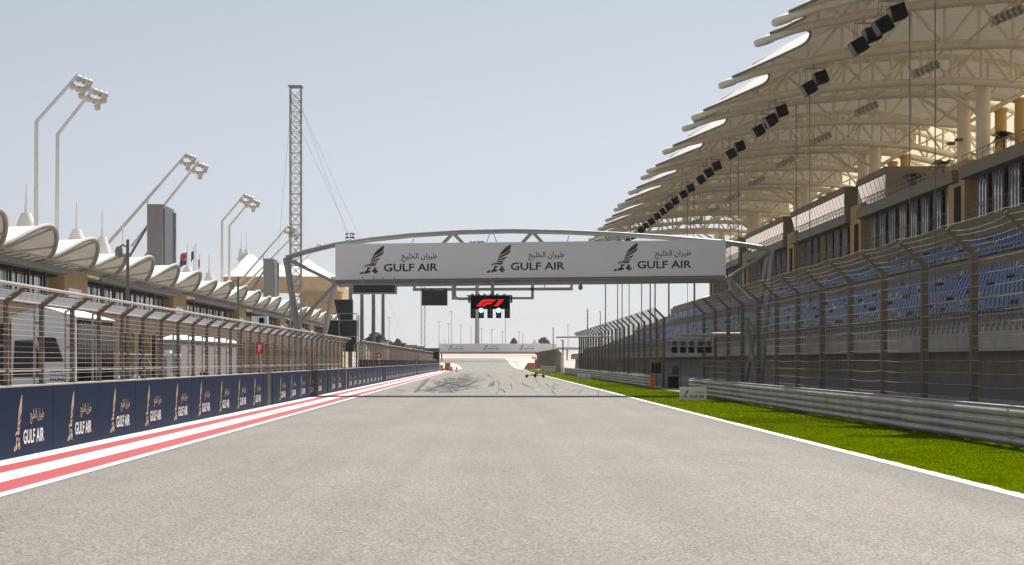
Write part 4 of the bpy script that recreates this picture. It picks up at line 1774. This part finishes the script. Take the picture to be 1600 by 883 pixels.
P = []
for dd, f in ((0, 0), (6, .8), (12, 1), (18, 0)):
    P.append([at(px, 438 - (438 - py) * f, 338) + Vector((0, dd, 0)) for px, py in ((486, 425), (500, 424), (515, 427), (530, 432))])
MB().grid(P).build('roof', M['tent_cloth'], t, smooth=True, solid=.1)
mb = MB()
for px in (490, 525):
    mb.tube([at(px, 437, 347), at(px, 446, 347)], .12, 6)
mb.build('post', M['pole_grey'], t)

# poles with cctv on the pit wall
for px, d, lab in ((199.5, 38.6, 'nearer thin camera pole rising from the left debris fence'), (372, 55.7, 'farther thin camera pole rising from the left debris fence')):
    x = (px - VX) * d / F
    t = thing('camera_pole', lab, 'camera pole', (x, d, 0), 'camera poles behind the pit wall fence')
    mb = MB()
    mb.tube([(x, d, 0), (x, d, 4.75)], .055, 8, r2=.04)
    mb.tube([(x, d, 4.55), (x - .12, d, 4.62), (x - .22, d, 4.55)], .025, 6)
    mb.build('pole', M['mid_grey'], t, smooth=True)
    MB().lathe((x - .22, d, 4.4), [(.02, -.12), (.09, -.08), (.1, .0), (.1, .1), (.06, .17)], 12).build('dome', M['steel_grey'], t, smooth=True)

# F signs on the wall
def text_obj(s, parent, o, a, b, m, nm='lettering', bold=.02):
    mb = MB()
    put2d(mb, text2d(s, bold), o, a, b)
    return mb.build(nm, m, parent)


for px0, px1, y0, y1, d, lab in ((400, 412, 535.5, 553, 56, 'nearest red F sign on a leaning pole beside the first wall gap'),
                                 (588.5, 595.5, 551.5, 560, 116, 'middle red F sign halfway down the pit wall fence'),
                                 (648, 653, 556, 563, 166, 'farthest tiny red F sign on the pit wall fence')):
    p, q = at(px0, y1, d), at(px1, y0, d)
    t = thing('marshal_sign', lab, 'sign', ((p.x + q.x) / 2, d, 1.26), 'red F signs on the pit wall')
    MB().box(p.x, q.x, d, d + .03, p.z, q.z).build('panel', M['red'], t)
    W, Hh = q.x - p.x, q.z - p.z
    text_obj('F', t, (p.x + .3 * W, d - .004, p.z + .2 * Hh), (W * .42, 0, 0), (0, 0, Hh * .6), M['white'], bold=.03)
    mb = MB()
    mb.bar(((p.x + q.x) / 2 - .0, d + .05, q.z - .05), ((p.x + q.x) / 2 + .14 * W, d + .05, 1.262), .035)
    mb.build('pole', M['galv_pale'], t)

# pit wall stands behind the fence
t = thing('pit_stand', 'white canvas covered pit wall stand with a black mesh side behind the nearest fence', 'stand', (-10.9, 38, 0))
xa, xb, ya, yb = -11.75, -10.15, 38.0, 41.9
ze, zr = 2.78, 3.0
mb = MB()
mb.add([(xa, ya, 1.0), (xb, ya, 1.0), (xb, ya, ze), ((xa + xb) / 2, ya, zr), (xa, ya, ze), (xa, ya + .05, 1.0), (xb, ya + .05, 1.0), (xb, ya + .05, ze), ((xa + xb) / 2, ya + .05, zr), (xa, ya + .05, ze)],
       [(0, 1, 2, 3, 4), (9, 8, 7, 6, 5), (0, 4, 9, 5), (1, 6, 7, 2), (0, 5, 6, 1)])
mb.build('end_panel', M['cloth_white'], t)
mb = MB()
mb.add([(xa - .05, ya - .06, ze), ((xa + xb) / 2, ya - .06, zr + .03), (xb + .05, ya - .06, ze), (xb + .05, yb, ze), ((xa + xb) / 2, yb, zr + .03), (xa - .05, yb, ze)], [(1, 2, 3, 4), (0, 1, 4, 5)])
mb.build('roof', M['cloth_white'], t, solid=.03)
P = []
for i in range(40):
    y = ya + .1 + (yb - ya - .1) * i / 39
    P.append([(xb + .03 * math.sin(i * 1.9), y, 1.0), (xb + .02 * math.sin(i * 1.9 + 1), y, ze - .02)])
MB().grid(P).build('side_curtain', M['cloth_black'], t, smooth=True, solid=.01)


def epx(px, py, d=38.0 - .012):
    return at(px, py, d)


mb = MB()
for pl in ([(57.5, 527), (86.5, 527), (99, 565), (70, 565.5)], [(23, 532), (52, 531.5), (61, 551), (61.5, 589), (20, 589)]):
    mb.poly([epx(*p) for p in pl], (0, -.012, 0))
mb.build('window', M['screen'], t, fix=True)
for s, x0, x1, y0, y1 in (('ROKIT', 78, 99.5, 577.5, 581.5), ('WILLIAMS', 77, 104, 585.3, 587), ('RACING', 78, 101.5, 590.6, 595)):
    p, q = epx(x0, y1), epx(x1, y0)
    text_obj(s, t, (p.x, p.y - .004, p.z), (q.x - p.x, 0, 0), (0, 0, q.z - p.z), M['ink'], bold=.04)
mb = MB()
for x in (xa, xb):
    for y in (ya + .1, (ya + yb) / 2, yb - .05):
        mb.bar((x - .03 if x == xb else x + .03, y, 0), (x - .03 if x == xb else x + .03, y, ze - .03), .06)
mb.build('leg', M['galv'], t)

t = thing('pit_stand', 'grey canvas covered pit wall stand behind the fence before the first wall gap', 'stand', (-11, 52, 0))
xa, xb, ya, yb = -10.95, -10.25, 51.5, 64
MB().box(xa, xb, ya, yb, .9, 2.42).build('canvas_cover', M['cloth_grey'], t)
mb = MB()
mb.add([(xa - .06, ya - .06, 2.42), (xb + .06, ya - .06, 2.42), (xb + .06, yb + .06, 2.42), (xa - .06, yb + .06, 2.42), ((xa + xb) / 2, ya + .5, 2.6), ((xa + xb) / 2, yb - .5, 2.6)], [(0, 1, 4), (1, 2, 5, 4), (2, 3, 5), (3, 0, 4, 5), (3, 2, 1, 0)])
mb.build('roof', M['cloth_white'], t)
mb = MB()
for x in (xa + .05, xb - .05):
    for y in (ya + .1, 57, 62, yb - .1):
        mb.bar((x, y, 0), (x, y, 1.0), .06)
mb.build('leg', M['galv'], t)

t = thing('timing_stand', 'open timing stand with a white post and a pink shelf between the canvas stands', 'stand', (-10.2, 46, 0))
mb = MB()
a, b = at(170, 552, 44), at(236, 554, 47)
mb.bar(a, b, .05, .06)
mb.build('shelf', M['pink'], t)
mb = MB()
p, q = at(261, 590, 48), at(268, 556, 48)
mb.box(p.x, q.x, 48, 48.2, .3, q.z)
p, q = at(252, 557, 48), at(276, 552, 48)
mb.box(p.x, q.x, 47.9, 48.7, p.z, q.z)
p, q = at(257, 552, 48), at(266, 547, 48)
mb.box(p.x, q.x, 48, 48.3, p.z, q.z)
mb.build('post', M['white'], t)
mb = MB()
mb.tube([at(222, 556, 46), at(203, 575, 46), at(203, 595, 46)], .02, 6)
mb.tube([at(229, 557, 46), at(238, 578, 46)], .02, 6)
mb.build('stay', M['galv_pale'], t)
rnd = random.Random(21)
for i, (px, wd, m, d, lab) in enumerate(((176, 9, 'red', 43, 'red and white box behind the fence nearest the black mesh curtain'), (207, 7, 'red', 45, 'red box behind the fence below the pink shelf'), (221, 8, 'white', 45.5, 'white box behind the fence below the pink shelf'),
                                         (266, 9, 'red', 49, 'dark red box at the foot of the white timing post'), (309, 14, 'flag_blue', 55, 'blue crate before the grey canvas stand'), (386, 9, 'flag_blue', 60, 'small blue crate just left of the nearest F sign'),
                                         (128, 8, 'white', 40, 'white box behind the foot of the black mesh curtain'))):
    p, q = at(px, 602, d), at(px + wd, 588 if d < 50 else 581, d)
    q.z = min(q.z, 1.62)
    t = thing('equipment_box', lab, 'box', (p.x, d, .2), 'boxes on the pit wall stand platform')
    MB().box(p.x, q.x, d, d + .35, 0, q.z - .06).build('case', M[m], t)
    MB().box(p.x - .01, q.x + .01, d - .01, d + .36, q.z - .06, q.z).build('lid', M['white' if m == 'red' else 'dark_grey'], t)
t = thing('monitor_box', 'white camera monitor panel above the left fence near the first F sign', 'monitor', at(405, 520, 62))
p, q = at(393, 507, 62), at(418, 494, 62)
MB().box(p.x, q.x, 62, 62.3, p.z, q.z).build('case', M['white'], t)
MB().box(p.x + .32, p.x + .5, 61.9, 62.02, p.z + .04, p.z + .26).build('lens', M['black'], t)
mb = MB().bar(((p.x + q.x) / 2, 62.15, 0), ((p.x + q.x) / 2, 62.15, p.z), .08)
mb.build('post', M['galv'], t)

# scaffold tower of black screens at the gantry foot
t = thing('scaffold_tower', 'scaffold tower hung with black screens right of the left gantry leg', 'tower', at(530, 550, 108))
A = lambda px, py, d=108: at(px, py, d)
for (x0, x1, y0, y1, d, lean) in ((524, 551, 500, 468, 108, 1), (508, 530, 525, 501, 109, 0), (531, 557, 525, 501, 108, 0), (534.5, 556, 549.5, 526.5, 107.8, 0)):
    p, q = A(x0, y0, d), A(x1, y1, d)
    mb = MB()
    if lean:
        mb.add([(p.x + .2, d, p.z), (q.x, d, p.z), (q.x, d, q.z), (p.x - .1, d, q.z), (p.x + .2, d + .6, p.z), (q.x, d + .6, p.z), (q.x, d + .6, q.z), (p.x - .1, d + .6, q.z)],
               [(0, 1, 2, 3), (5, 4, 7, 6), (3, 2, 6, 7), (1, 0, 4, 5), (0, 3, 7, 4), (2, 1, 5, 6)])
    else:
        mb.box(p.x, q.x, d, d + 1.2, p.z, q.z)
    mb.build('screen_panel', M['screen'], t)
mb = MB()
for px in (509, 531, 558.5):
    for dd in (0, 1.5):
        a = A(px, 500)
        mb.bar((a.x, 107.6 + dd, 0), (a.x, 107.6 + dd, A(px, 492 if px > 540 else 490).z), .07)
for py in (525.8, 500.5, 490):
    mb.bar(A(508, py, 107.6), A(558.5, py, 107.6), .06)
    mb.bar(A(508, py, 109.1), A(558.5, py, 109.1), .06)
mb.build('scaffold_frame', M['galv'], t)

# dark monitor stands along the far pit wall
for i in range(15):
    px0 = lerp([(0, 556), (5, 592), (10, 627), (15, 654)], i)
    d = F * 8.9 / (VX - px0)
    lab = '%s dark monitor stand behind the far pit wall, counting from the scaffold tower' % ORD[i]
    if i == 0:
        t = thing('monitor_stand', lab, 'monitor', (-8.95, d, 0), 'dark monitor stands along the far pit wall')
        MB().box(-8.75, -8.55, d, d + 2.1, 1.27, 1.80).build('monitor_case', M['black'], t)
        MB().box(-8.95, -8.77, d + .2, d + .4, 0, 1.27).build('post', M['galv'], t)
        p0 = t
    else:
        c = copy_tree(p0)
        c.location = (-8.95, d, 0)
        c.scale = (1, d * d / 104.7 ** 2, 1)
        c['label'] = lab

# crash cushion and marker post at the pit wall end
t = thing('crash_cushion', 'red and white striped crash cushion at the far end of the pit wall', 'barrier', at(692, 576, 262))
for k, (x0, x1, y0, y1, d) in enumerate(((686.5, 692.5, 580.5, 570, 268.5), (701.5, 707, 580.5, 573, 262))):
    p, q = at(x0, y0, d), at(x1, y1, d)
    mb = MB().box(p.x, q.x, d, d + 1.2, 0, q.z)
    bd = mb.build('cushion', M['white'], t)
    mb = MB()
    n = 3
    for i in range(n):
        z0 = (q.z) * i / n
        mb.poly([(p.x, d - .002, z0 + q.z / n), (p.x, d - .002, z0 + q.z / n * 1.45 if i < n - 1 else q.z), (q.x, d - .002, z0 + q.z / n * .5), (q.x, d - .002, z0)], (0, -.01, 0))
    mb.build('chevron', M['red'], bd, fix=True)
p, q = at(692, 579.5, 266), at(704, 577, 266)
MB().box(p.x, q.x, 266, 266.4, .12, .4).build('rail', M['red'], t)
t = thing('orange_crate', 'orange block behind the striped crash cushion', 'block', at(699, 572, 278))
p, q = at(695, 575, 278), at(703.5, 567.5, 278)
MB().box(p.x, q.x, 278, 280, 0, q.z).build('block', M['orange'], t)
MB().box(p.x - .1, q.x + .1, 277.9, 280.1, q.z, q.z + .06).build('cover', M['mid_grey'], t)
t = thing('marker_post', 'thin dark marker post standing alone on the track by the pit exit', 'post', at(713.5, 579, 245))
p = at(713.5, 573, 245)
MB().tube([(p.x, 245, 0), (p.x, 245, .95)], .035, 6).build('post', M['dark_grey'], t)
MB().box(p.x - .12, p.x + .12, 244.9, 245.1, .42, .66).build('marker_box', M['dark_grey'], t)
MB().lathe((p.x, 245, 0), [(.22, 0), (.2, .08), (.05, .1)], 12).build('foot', M['black'], t)

t = thing('orange_crate', 'orange block beside a pale tarpaulin at the right end of the straight', 'block', at(832, 571, 300))
p, q = at(828, 575, 300), at(836.5, 567.5, 300)
MB().box(p.x, q.x, 300, 302, 0, q.z).build('block', M['orange'], t)
MB().box(p.x - .1, q.x + .1, 299.9, 302.1, q.z, q.z + .08).build('cover', M['mid_grey'], t)
t = thing('tarpaulin', 'pale grey covered tyre stack beside the right orange block', 'cover', at(823, 573, 301))
p, q = at(819, 575, 301), at(828, 566.5, 301)
mb = MB()
mb.add([(p.x, 300.5, 0), (q.x, 300.5, 0), (q.x, 300.5, q.z), (p.x + .7, 300.5, q.z - .1), (p.x + .15, 300.5, .5), (p.x, 303, 0), (q.x, 303, 0), (q.x, 303, q.z), (p.x + .7, 303, q.z - .1), (p.x + .15, 303, .5)],
       [(0, 1, 2, 3, 4), (9, 8, 7, 6, 5), (3, 2, 7, 8), (4, 3, 8, 9), (0, 4, 9, 5), (1, 6, 7, 2)])
mb.build('cover', M['cloth_grey'], t)
t = thing('marshal_post', 'small dark marshal post with a white board at the right end of the straight', 'post', at(838, 560, 305))
p = at(838, 566, 305)
MB().box(p.x - .3, p.x + .3, 305, 305.6, 0, p.z + .6).build('post', M['mid_grey'], t)
p, q = at(831, 561, 304.9), at(838, 557.5, 304.9)
MB().box(p.x, q.x, 304.85, 304.93, p.z, q.z).build('board', M['white'], t)

# ------------------------------------------------------------------ far banner bridge
BD = 400.0
t = thing('banner_bridge', 'distant low white banner bridge crossing beyond the end of the straight', 'bridge', at(778, 543, BD))
p, q = at(685.5, 550.2, BD), at(869.8, 537, BD)
bn = MB().box(p.x, q.x, BD, BD + .6, p.z + .1, q.z).build('banner', M['banner'], t)
MB().box(p.x - .1, q.x + .1, BD - .25, BD + 2.6, p.z - .45, p.z + .08).build('deck', M['steel_grey'], t)
mb = MB()
for px in (690, 864, 869.5):
    a = at(px, 550, BD)
    mb.tube([(a.x, BD + 1, p.z - .4), (a.x, BD + 1, gz(BD) - .5)], .18, 8)
mb.build('leg', M['steel_grey'], t)
s = BD / F
for px in (699.5, 754.5, 810.5):
    logo(bn, at(px, 546.6, BD) + Vector((0, -.01, 0)), (1, 0, 0), (0, 0, 1), (0, 0, 0), (M['ink_brown'], M['ink'], M['ink']),
         ((0, 0, 7.5 * s, 8.2 * s), (12.5 * s, 4.2 * s, 12 * s, 2.4 * s), (7.2 * s, .5 * s, 17.5 * s, 2.4 * s)))
t = thing('footbridge', 'thin grey footbridge deck right of the distant banner bridge', 'bridge', at(888, 544, 410))
p, q = at(870.5, 546.5, 410), at(910, 542.8, 410)
MB().box(p.x, q.x, 410, 412, p.z, q.z).build('deck', M['hazy_grey'], t)
mb = MB()
for px in (886, 905):
    a = at(px, 546, 411)
    mb.tube([(a.x, 411, a.z), (a.x, 411, gz(411) - .5)], .2, 8)
mb.build('leg', M['hazy_grey'], t)

# poles on the right behind the far fence
for i, (px, yt, yb, d, r) in enumerate(((946, 400, 560, 235, .10), (965, 395, 560, 235, .08), (972, 400, 560, 240, .09), (983, 395, 560, 245, .08), (1002.5, 395, 560, 250, .10), (1016, 395, 560, 240, .13), (1023.5, 395, 560, 235, .13), (1045, 395, 560, 230, .15), (1085, 395, 560, 225, .16))):
    a, b = at(px, 582, d), at(px, yt, d)
    a.z = 0
    t = thing('flagpole', '%s tall thin bare pole right of centre below the banner, counting from the left' % ORD[i], 'pole', a, 'tall bare poles behind the right fence')
    mb = MB().tube([a, b], r, 8, r2=r * .8)
    mb.build('pole', M['steel_grey'], t, smooth=True)
    MB().lathe(b, [(r * .8, 0), (r * 1.4, .1), (r * 1.2, .3), (.02, .4)], 8).build('finial', M['galv'], t)
# striped radio mast
t = thing('radio_mast', 'thin banded radio mast rising over the far right fence', 'mast', at(918, 540, 300))
a = at(918, 560, 300)
MB().tube([(a.x, 300, 0), at(918, 512, 300)], .07, 6).build('pole', M['galv'], t)
mb = MB()
for k in range(6):
    mb.tube([at(918, 513 - k * 5, 300), at(918, 510 - k * 5, 300)], .16, 6)
mb.tube([at(918, 513, 300), at(918, 482, 300)], .06, 6)
mb.build('aerial', M['dark_grey'], t)
# short poles
for px, yt, d, lab in ((864.5, 513, 300, 'thin pole standing right behind the far banner end'), (879.5, 532, 205, 'dark post at the start of the middle guardrail'), (938, 487, 320, 'thin pole behind the far right fence left of the bare poles')):
    a = at(px, yt, d)
    t = thing('post', lab, 'post', (a.x, d, 0))
    MB().tube([(a.x, d, 0), a], .09, 8).build('pole', M['steel_grey'], t)
    MB().box(a.x - .3, a.x + .1, d - .05, d + .05, a.z - .05, a.z + .06).build('bracket', M['galv'], t)

# floodlight masts beyond the end of the straight
for px, yt, d, lamps, lab, r in ((547.5, 375, 300, True, 'dark floodlight mast with black lamps above the left end of the gantry banner', .45), (565.5, 415, 285, False, 'first of three thick dark masts below the black message board', .42),
                                 (583.5, 415, 270, False, 'second of three thick dark masts below the black message board', .40), (598.5, 415, 300, False, 'third of three thick dark masts below the black message board', .40),
                                 (745.5, 381, 620, True, 'thick grey mast directly below the lit start light', 1.0)):
    a, b = at(px, 560, d), at(px, yt, d)
    a.z = gz(d)
    t = thing('floodlight_mast', lab, 'floodlight', a, 'floodlight masts beyond the end of the straight')
    MB().tube([a, b], r, 10, r2=r * .7).build('pole', M['mid_grey'] if d < 400 else M['steel_grey'], t, smooth=True)
    mb = MB()
    s = d / F
    for jz in ((0, 5.5, 11) if px < 600 else (0, 4.5)):
        for jx in ((-5, 4) if px < 600 else (-9, -4, 4, 9)):
            c = b + Vector((jx * s, 0, (jz - 2) * s))
            mb.lathe(c, [(1.0 * s, 2.2 * s), (3.1 * s, .6 * s), (3.3 * s, -.8 * s), (.4 * s, -1.2 * s)], 10, (.35 if jx > 0 else -.35, -.2, 1))
        mb.bar(b + Vector((-6 * s, .2, (jz - 1) * s)), b + Vector((6 * s, .2, (jz - 1) * s)), .8 * s)
    mb.bar(b + Vector((0, .2, -3 * s)), b + Vector((0, .2, (12 if px < 600 else 6) * s)), .9 * s)
    mb.build('lamp_cluster', M['dark_grey'], t)

# far lattice mast
t = thing('lattice_mast', 'distant thin lattice mast behind the square hanging screen', 'mast', at(661, 545, 340))
mb = MB()
for px in (658, 664):
    mb.tube([at(px, 552, 340), at(px, 440, 340)], .09, 5)
k = 0
y = 550
while y > 444:
    a, b = (658, 664) if k % 2 else (664, 658)
    mb.tube([at(a, y, 340), at(b, y - 5, 340)], .05, 4)
    y -= 5
    k += 1
mb.build('lattice', M['galv_pale'], t)
# street lamps on the horizon
LG = 'tiny street lamps along the horizon'
lamps = [(608, 497, 'T', 600), (586, 483, 'D', 520), (686, 503, 'T', 640), (701, 506, 'T', 660), (705.5, 487.5, 'D', 560), (720, 508.5, 'T', 680), (736, 511.5, 'T', 700), (752.5, 514, 'T', 720), (768.5, 515.5, 'T', 740), (785, 518, 'T', 760), (811, 519, 'T', 780), (789.5, 462, 'P', 480), (887.5, 508, 'T', 520), (864, 524, 'P', 700), (817, 521, 'P', 800), (695, 530, 'P', 640), (742, 527, 'P', 700)]
for i, (px, yt, k, d) in enumerate(lamps):
    a, b = at(px, 552, d), at(px, yt, d)
    a.z = min(a.z, gz(d))
    s = d / F
    nm = {'T': 'two-armed', 'D': 'disc-topped', 'P': 'plain pole'}[k]
    side = 'left of' if px < 735 else 'below' if px < 800 else 'right of'
    t = thing('street_lamp', '%s street lamp on the horizon, %s from the left among them' % (nm, ORD[i] if False else 'tiny'), 'street lamp', a, LG)
    t['px'] = px
    MB().tube([a, b], .55 * s, 6, r2=.4 * s).build('pole', M['hazy_grey'], t)
    mb = MB()
    if k == 'T':
        for g in (-1, 1):
            mb.tube([b, b + Vector((g * 1.6 * s, 0, .6 * s))], .3 * s, 5)
            mb.box(b.x + g * 2.2 * s - 1.1 * s, b.x + g * 2.2 * s + 1.1 * s, d - .6 * s, d + .6 * s, b.z + .4 * s, b.z + .9 * s)
    elif k == 'D':
        mb.lathe(b, [(.4 * s, -.5 * s), (3.2 * s, 0), (3.2 * s, .5 * s), (.5 * s, 1.4 * s)], 12)
    else:
        mb.lathe(b, [(.6 * s, 0), (.6 * s, 1 * s), (.1 * s, 1.4 * s)], 6)
    mb.build('lamp_head', M['hazy_grey'], t)
order = sorted([o_ for o_ in bpy.data.objects if o_.get('group') == LG], key=lambda o_: o_['px'])
for i, o_ in enumerate(order):
    o_['label'] = o_['label'].split(',')[0] + ', %s from the left along the skyline' % ORD[i]
    del o_['px']


# ------------------------------------------------------------------ trees
def tree(px0, px1, yt, d, m, lab, n, leaf, seed, grp=None, zb0=None):
    rnd = random.Random(seed)
    a, b = at(px0, yt, d), at(px1, yt, d)
    cx = (a.x + b.x) / 2
    w_ = (b.x - a.x) / 2
    top = a.z
    base = gz(d)
    t = thing('tree', lab, 'tree', (cx, d, base), grp)
    hgt = top - base
    mb = MB()
    mb.tube([(cx, d, base), (cx + .1 * w_, d, base + hgt * .55)], .08 * hgt * .5, 8, r2=.03 * hgt)
    for k in range(6):
        an = rnd.uniform(0, 6.28)
        mb.tube([(cx, d, base + hgt * .3), (cx + math.cos(an) * w_ * .6, d + math.sin(an) * w_ * .5, base + hgt * rnd.uniform(.5, .8))], .02 * hgt, 5, r2=.008 * hgt)
    mb.build('trunk', M['bark'], t)
    cl = []
    for k in range(16):
        an = rnd.uniform(0, 6.28)
        rr = rnd.uniform(.1, .8)
        cl.append((cx + math.cos(an) * rr * w_, d + math.sin(an) * rr * w_, top - w_ * .3 - (top - base - w_ * .3) * (.05 + .55 * rr * rnd.uniform(.6, 1)), rnd.uniform(.22, .40)))
    mb = MB()
    for k in range(n):
        c = rnd.choice(cl)
        q = Vector((rnd.gauss(0, 1), rnd.gauss(0, 1), rnd.gauss(0, 1))).normalized() * rnd.uniform(.5, 1.0)
        p = Vector((c[0] + q.x * c[3] * w_ * 1.2, c[1] + q.y * c[3] * w_, min(top + .1 * w_, c[2] + q.z * c[3] * w_ * .95)))
        u = Vector((rnd.gauss(0, 1), rnd.gauss(0, 1), rnd.gauss(0, 1))).normalized() * leaf
        v = Vector((rnd.gauss(0, 1), rnd.gauss(0, 1), rnd.gauss(0, 1))).normalized() * leaf
        mb.add([p - u, p + v * .6, p + u, p - v * .6], [(0, 1, 2, 3)])
    mb.build('crown', M[m], t)


tree(561, 613, 514, 330, 'leaf_dark', 'large dark bushy tree behind the thick dark masts', 5200, .28, 1)
tree(610, 632, 524, 335, 'leaf_light', 'small pale green tree right of the large dark tree', 1300, .2, 2)
tree(797, 809, 526, 700, 'leaf_dark', 'left of two small distant trees above the far banner', 900, .4, 3)
tree(838, 860, 524.5, 720, 'leaf_dark', 'right and wider of two small distant trees above the far banner', 1100, .42, 4)
t = thing('pyramid_tent', 'tiny pale pyramid tent peak between the two distant trees', 'tent', at(835, 538, 710))
p, q, r_ = at(829, 538, 710), at(841.5, 538, 710), at(835, 530, 710)
mb = MB().add([(p.x, 706, p.z - 1), (q.x, 706, p.z - 1), (q.x, 714, p.z - 1), (p.x, 714, p.z - 1), (r_.x, 710, r_.z)], [(0, 1, 4), (1, 2, 4), (2, 3, 4), (3, 0, 4)])
mb.build('roof', M['hazy_grey'], t)

# cabins and vehicles beyond the far pit fence
for px0, px1, yt, yb, d, m, lab in ((595, 604, 531, 548, 210, 'white', 'small white cabin on posts above the far pit fence'), (606, 632, 536, 560, 290, 'dark_grey', 'dark flat roofed shed beyond the far pit fence'),
                                    (632, 650, 539, 560, 320, 'tan_wall', 'tan shed beyond the far pit fence'), (651, 662, 541, 560, 320, 'mid_grey', 'grey cabin at the foot of the distant lattice mast'),
                                    (662, 686, 544, 562, 300, 'dark_grey', 'dark open marshal building at the end of the pit fence'), (676.5, 685.5, 549.5, 560.5, 235, 'black', 'black square screen at the very end of the pit fence')):
    p, q = at(px0, yb, d), at(px1, yt, d)
    z0 = 0 if d < 300 else gz(d)
    t = thing('cabin' if m != 'black' else 'display_screen', lab, 'cabin' if m != 'black' else 'screen', (p.x, d, z0))
    if m == 'black':
        MB().box(p.x, q.x, d, d + .4, p.z, q.z).build('housing', M['black'], t)
        MB().tube([((p.x + q.x) / 2, d + .2, 0), ((p.x + q.x) / 2, d + .2, p.z)], .08, 6).build('post', M['galv'], t)
        continue
    MB().box(p.x, q.x, d, d + 5, z0, q.z - .25).build('wall', M[m], t)
    MB().box(p.x - .2, q.x + .2, d - .25, d + 5.2, q.z - .25, q.z).build('roof', M['hazy_grey' if m != 'dark_grey' else 'mid_grey'], t)
    wd = MB()
    for i in range(2):
        f = (i + .3) / 2
        xx = p.x + (q.x - p.x) * f
        wd.box(xx, xx + (q.x - p.x) * .2, d - .02, d - .005, q.z - 1.3, q.z - .6)
    wd.build('window', M['glass'], t)

# far grandstand beyond the first
t = thing('far_grandstand', 'distant grandstand with a bright white swept roof below the banner right end', 'grandstand', at(1090, 470, 290))
P = []
for s in range(9):
    f = s / 8
    row = []
    for j in range(7):
        g = j / 6
        d = 285 + 60 * g
        row.append((36 + 20 * f, d, 8.5 + 9.5 * math.sin(f * 1.5) - .6 * abs(math.sin(g * 9))))
    P.append(row)
MB().grid(P).build('roof', M['tent_cloth'], t, smooth=True, solid=.1)
MB().box(38, 56, 286, 344, 0, 8).build('stand_body', M['concrete_dark'], t)
mb = MB()
for k in range(5):
    mb.tube([(38, 288 + 13 * k, 0), (38, 288 + 13 * k, 9)], .25, 8)
mb.build('column', M['cream'], t)

# ------------------------------------------------------------------ desert haze
hz = MB().box(-1402, 1402, -62, 1502, -1.2, 72).build('haze', bpy.data.materials.new('desert haze'))
hz['kind'] = 'stuff'
hm = hz.data.materials[0]
hm.use_nodes = True
hn = hm.node_tree
hn.nodes.clear()
ho_ = hn.nodes.new('ShaderNodeOutputMaterial')
hv = hn.nodes.new('ShaderNodeVolumePrincipled')
hv.inputs['Color'].default_value = (.95, .96, .98, 1)
hv.inputs['Density'].default_value = .00014
hv.inputs['Anisotropy'].default_value = .35
hn.links.new(hv.outputs[0], ho_.inputs['Volume'])

# ------------------------------------------------------------------ camera, light, sky
cam = bpy.data.cameras.new('camera')
cam.sensor_width = 36
cam.lens = 36 * F / 1600
cam.shift_x = (800 - VX) / 1600
cam.shift_y = (VY - 441.5) / 1600
cam.clip_start = .1
cam.clip_end = 9000
co = bpy.data.objects.new('camera', cam)
co.location = (0, 0, H)
co.rotation_euler = (R(90), 0, 0)
COL.objects.link(co)
sc.camera = co

SUN = Vector((.315, .58, 1)).normalized()
sl = bpy.data.lights.new('sun', 'SUN')
sl.energy = 4.4
sl.angle = R(.53)
sl.color = (1, .955, .89)
so = bpy.data.objects.new('sun', sl)
so.rotation_euler = SUN.to_track_quat('Z', 'Y').to_euler()
so.location = (0, 0, 60)
COL.objects.link(so)
el = math.asin(SUN.z)
az = math.atan2(SUN.x, SUN.y)
w = bpy.data.worlds.new('World')
sc.world = w
w.use_nodes = True
nt = w.node_tree
bg = nt.nodes['Background']
sky = nt.nodes.new('ShaderNodeTexSky')
sky.sky_type = 'NISHITA'
sky.sun_disc = False
sky.sun_elevation = el
sky.sun_rotation = az
sky.altitude = 0
sky.air_density = 1.0
sky.dust_density = .35
sky.ozone_density = 1.0
hs = nt.nodes.new('ShaderNodeHueSaturation')
hs.inputs['Saturation'].default_value = .27
nt.links.new(sky.outputs[0], hs.inputs['Color'])
tn = nt.nodes.new('ShaderNodeMixRGB')
tn.blend_type = 'MULTIPLY'
tn.inputs['Fac'].default_value = 1
tn.inputs['Color2'].default_value = (.98, 1.0, 1.07, 1)
nt.links.new(hs.outputs[0], tn.inputs['Color1'])
nt.links.new(tn.outputs[0], bg.inputs['Color'])
bg.inputs['Strength'].default_value = .062
sc.view_settings.view_transform = 'Standard'
sc.view_settings.look = 'None'
sc.view_settings.gamma = 1
sc.view_settings.use_curve_mapping = False
sc.view_settings.exposure = .55
sc.cycles.max_bounces = 6
sc.cycles.use_denoising = True
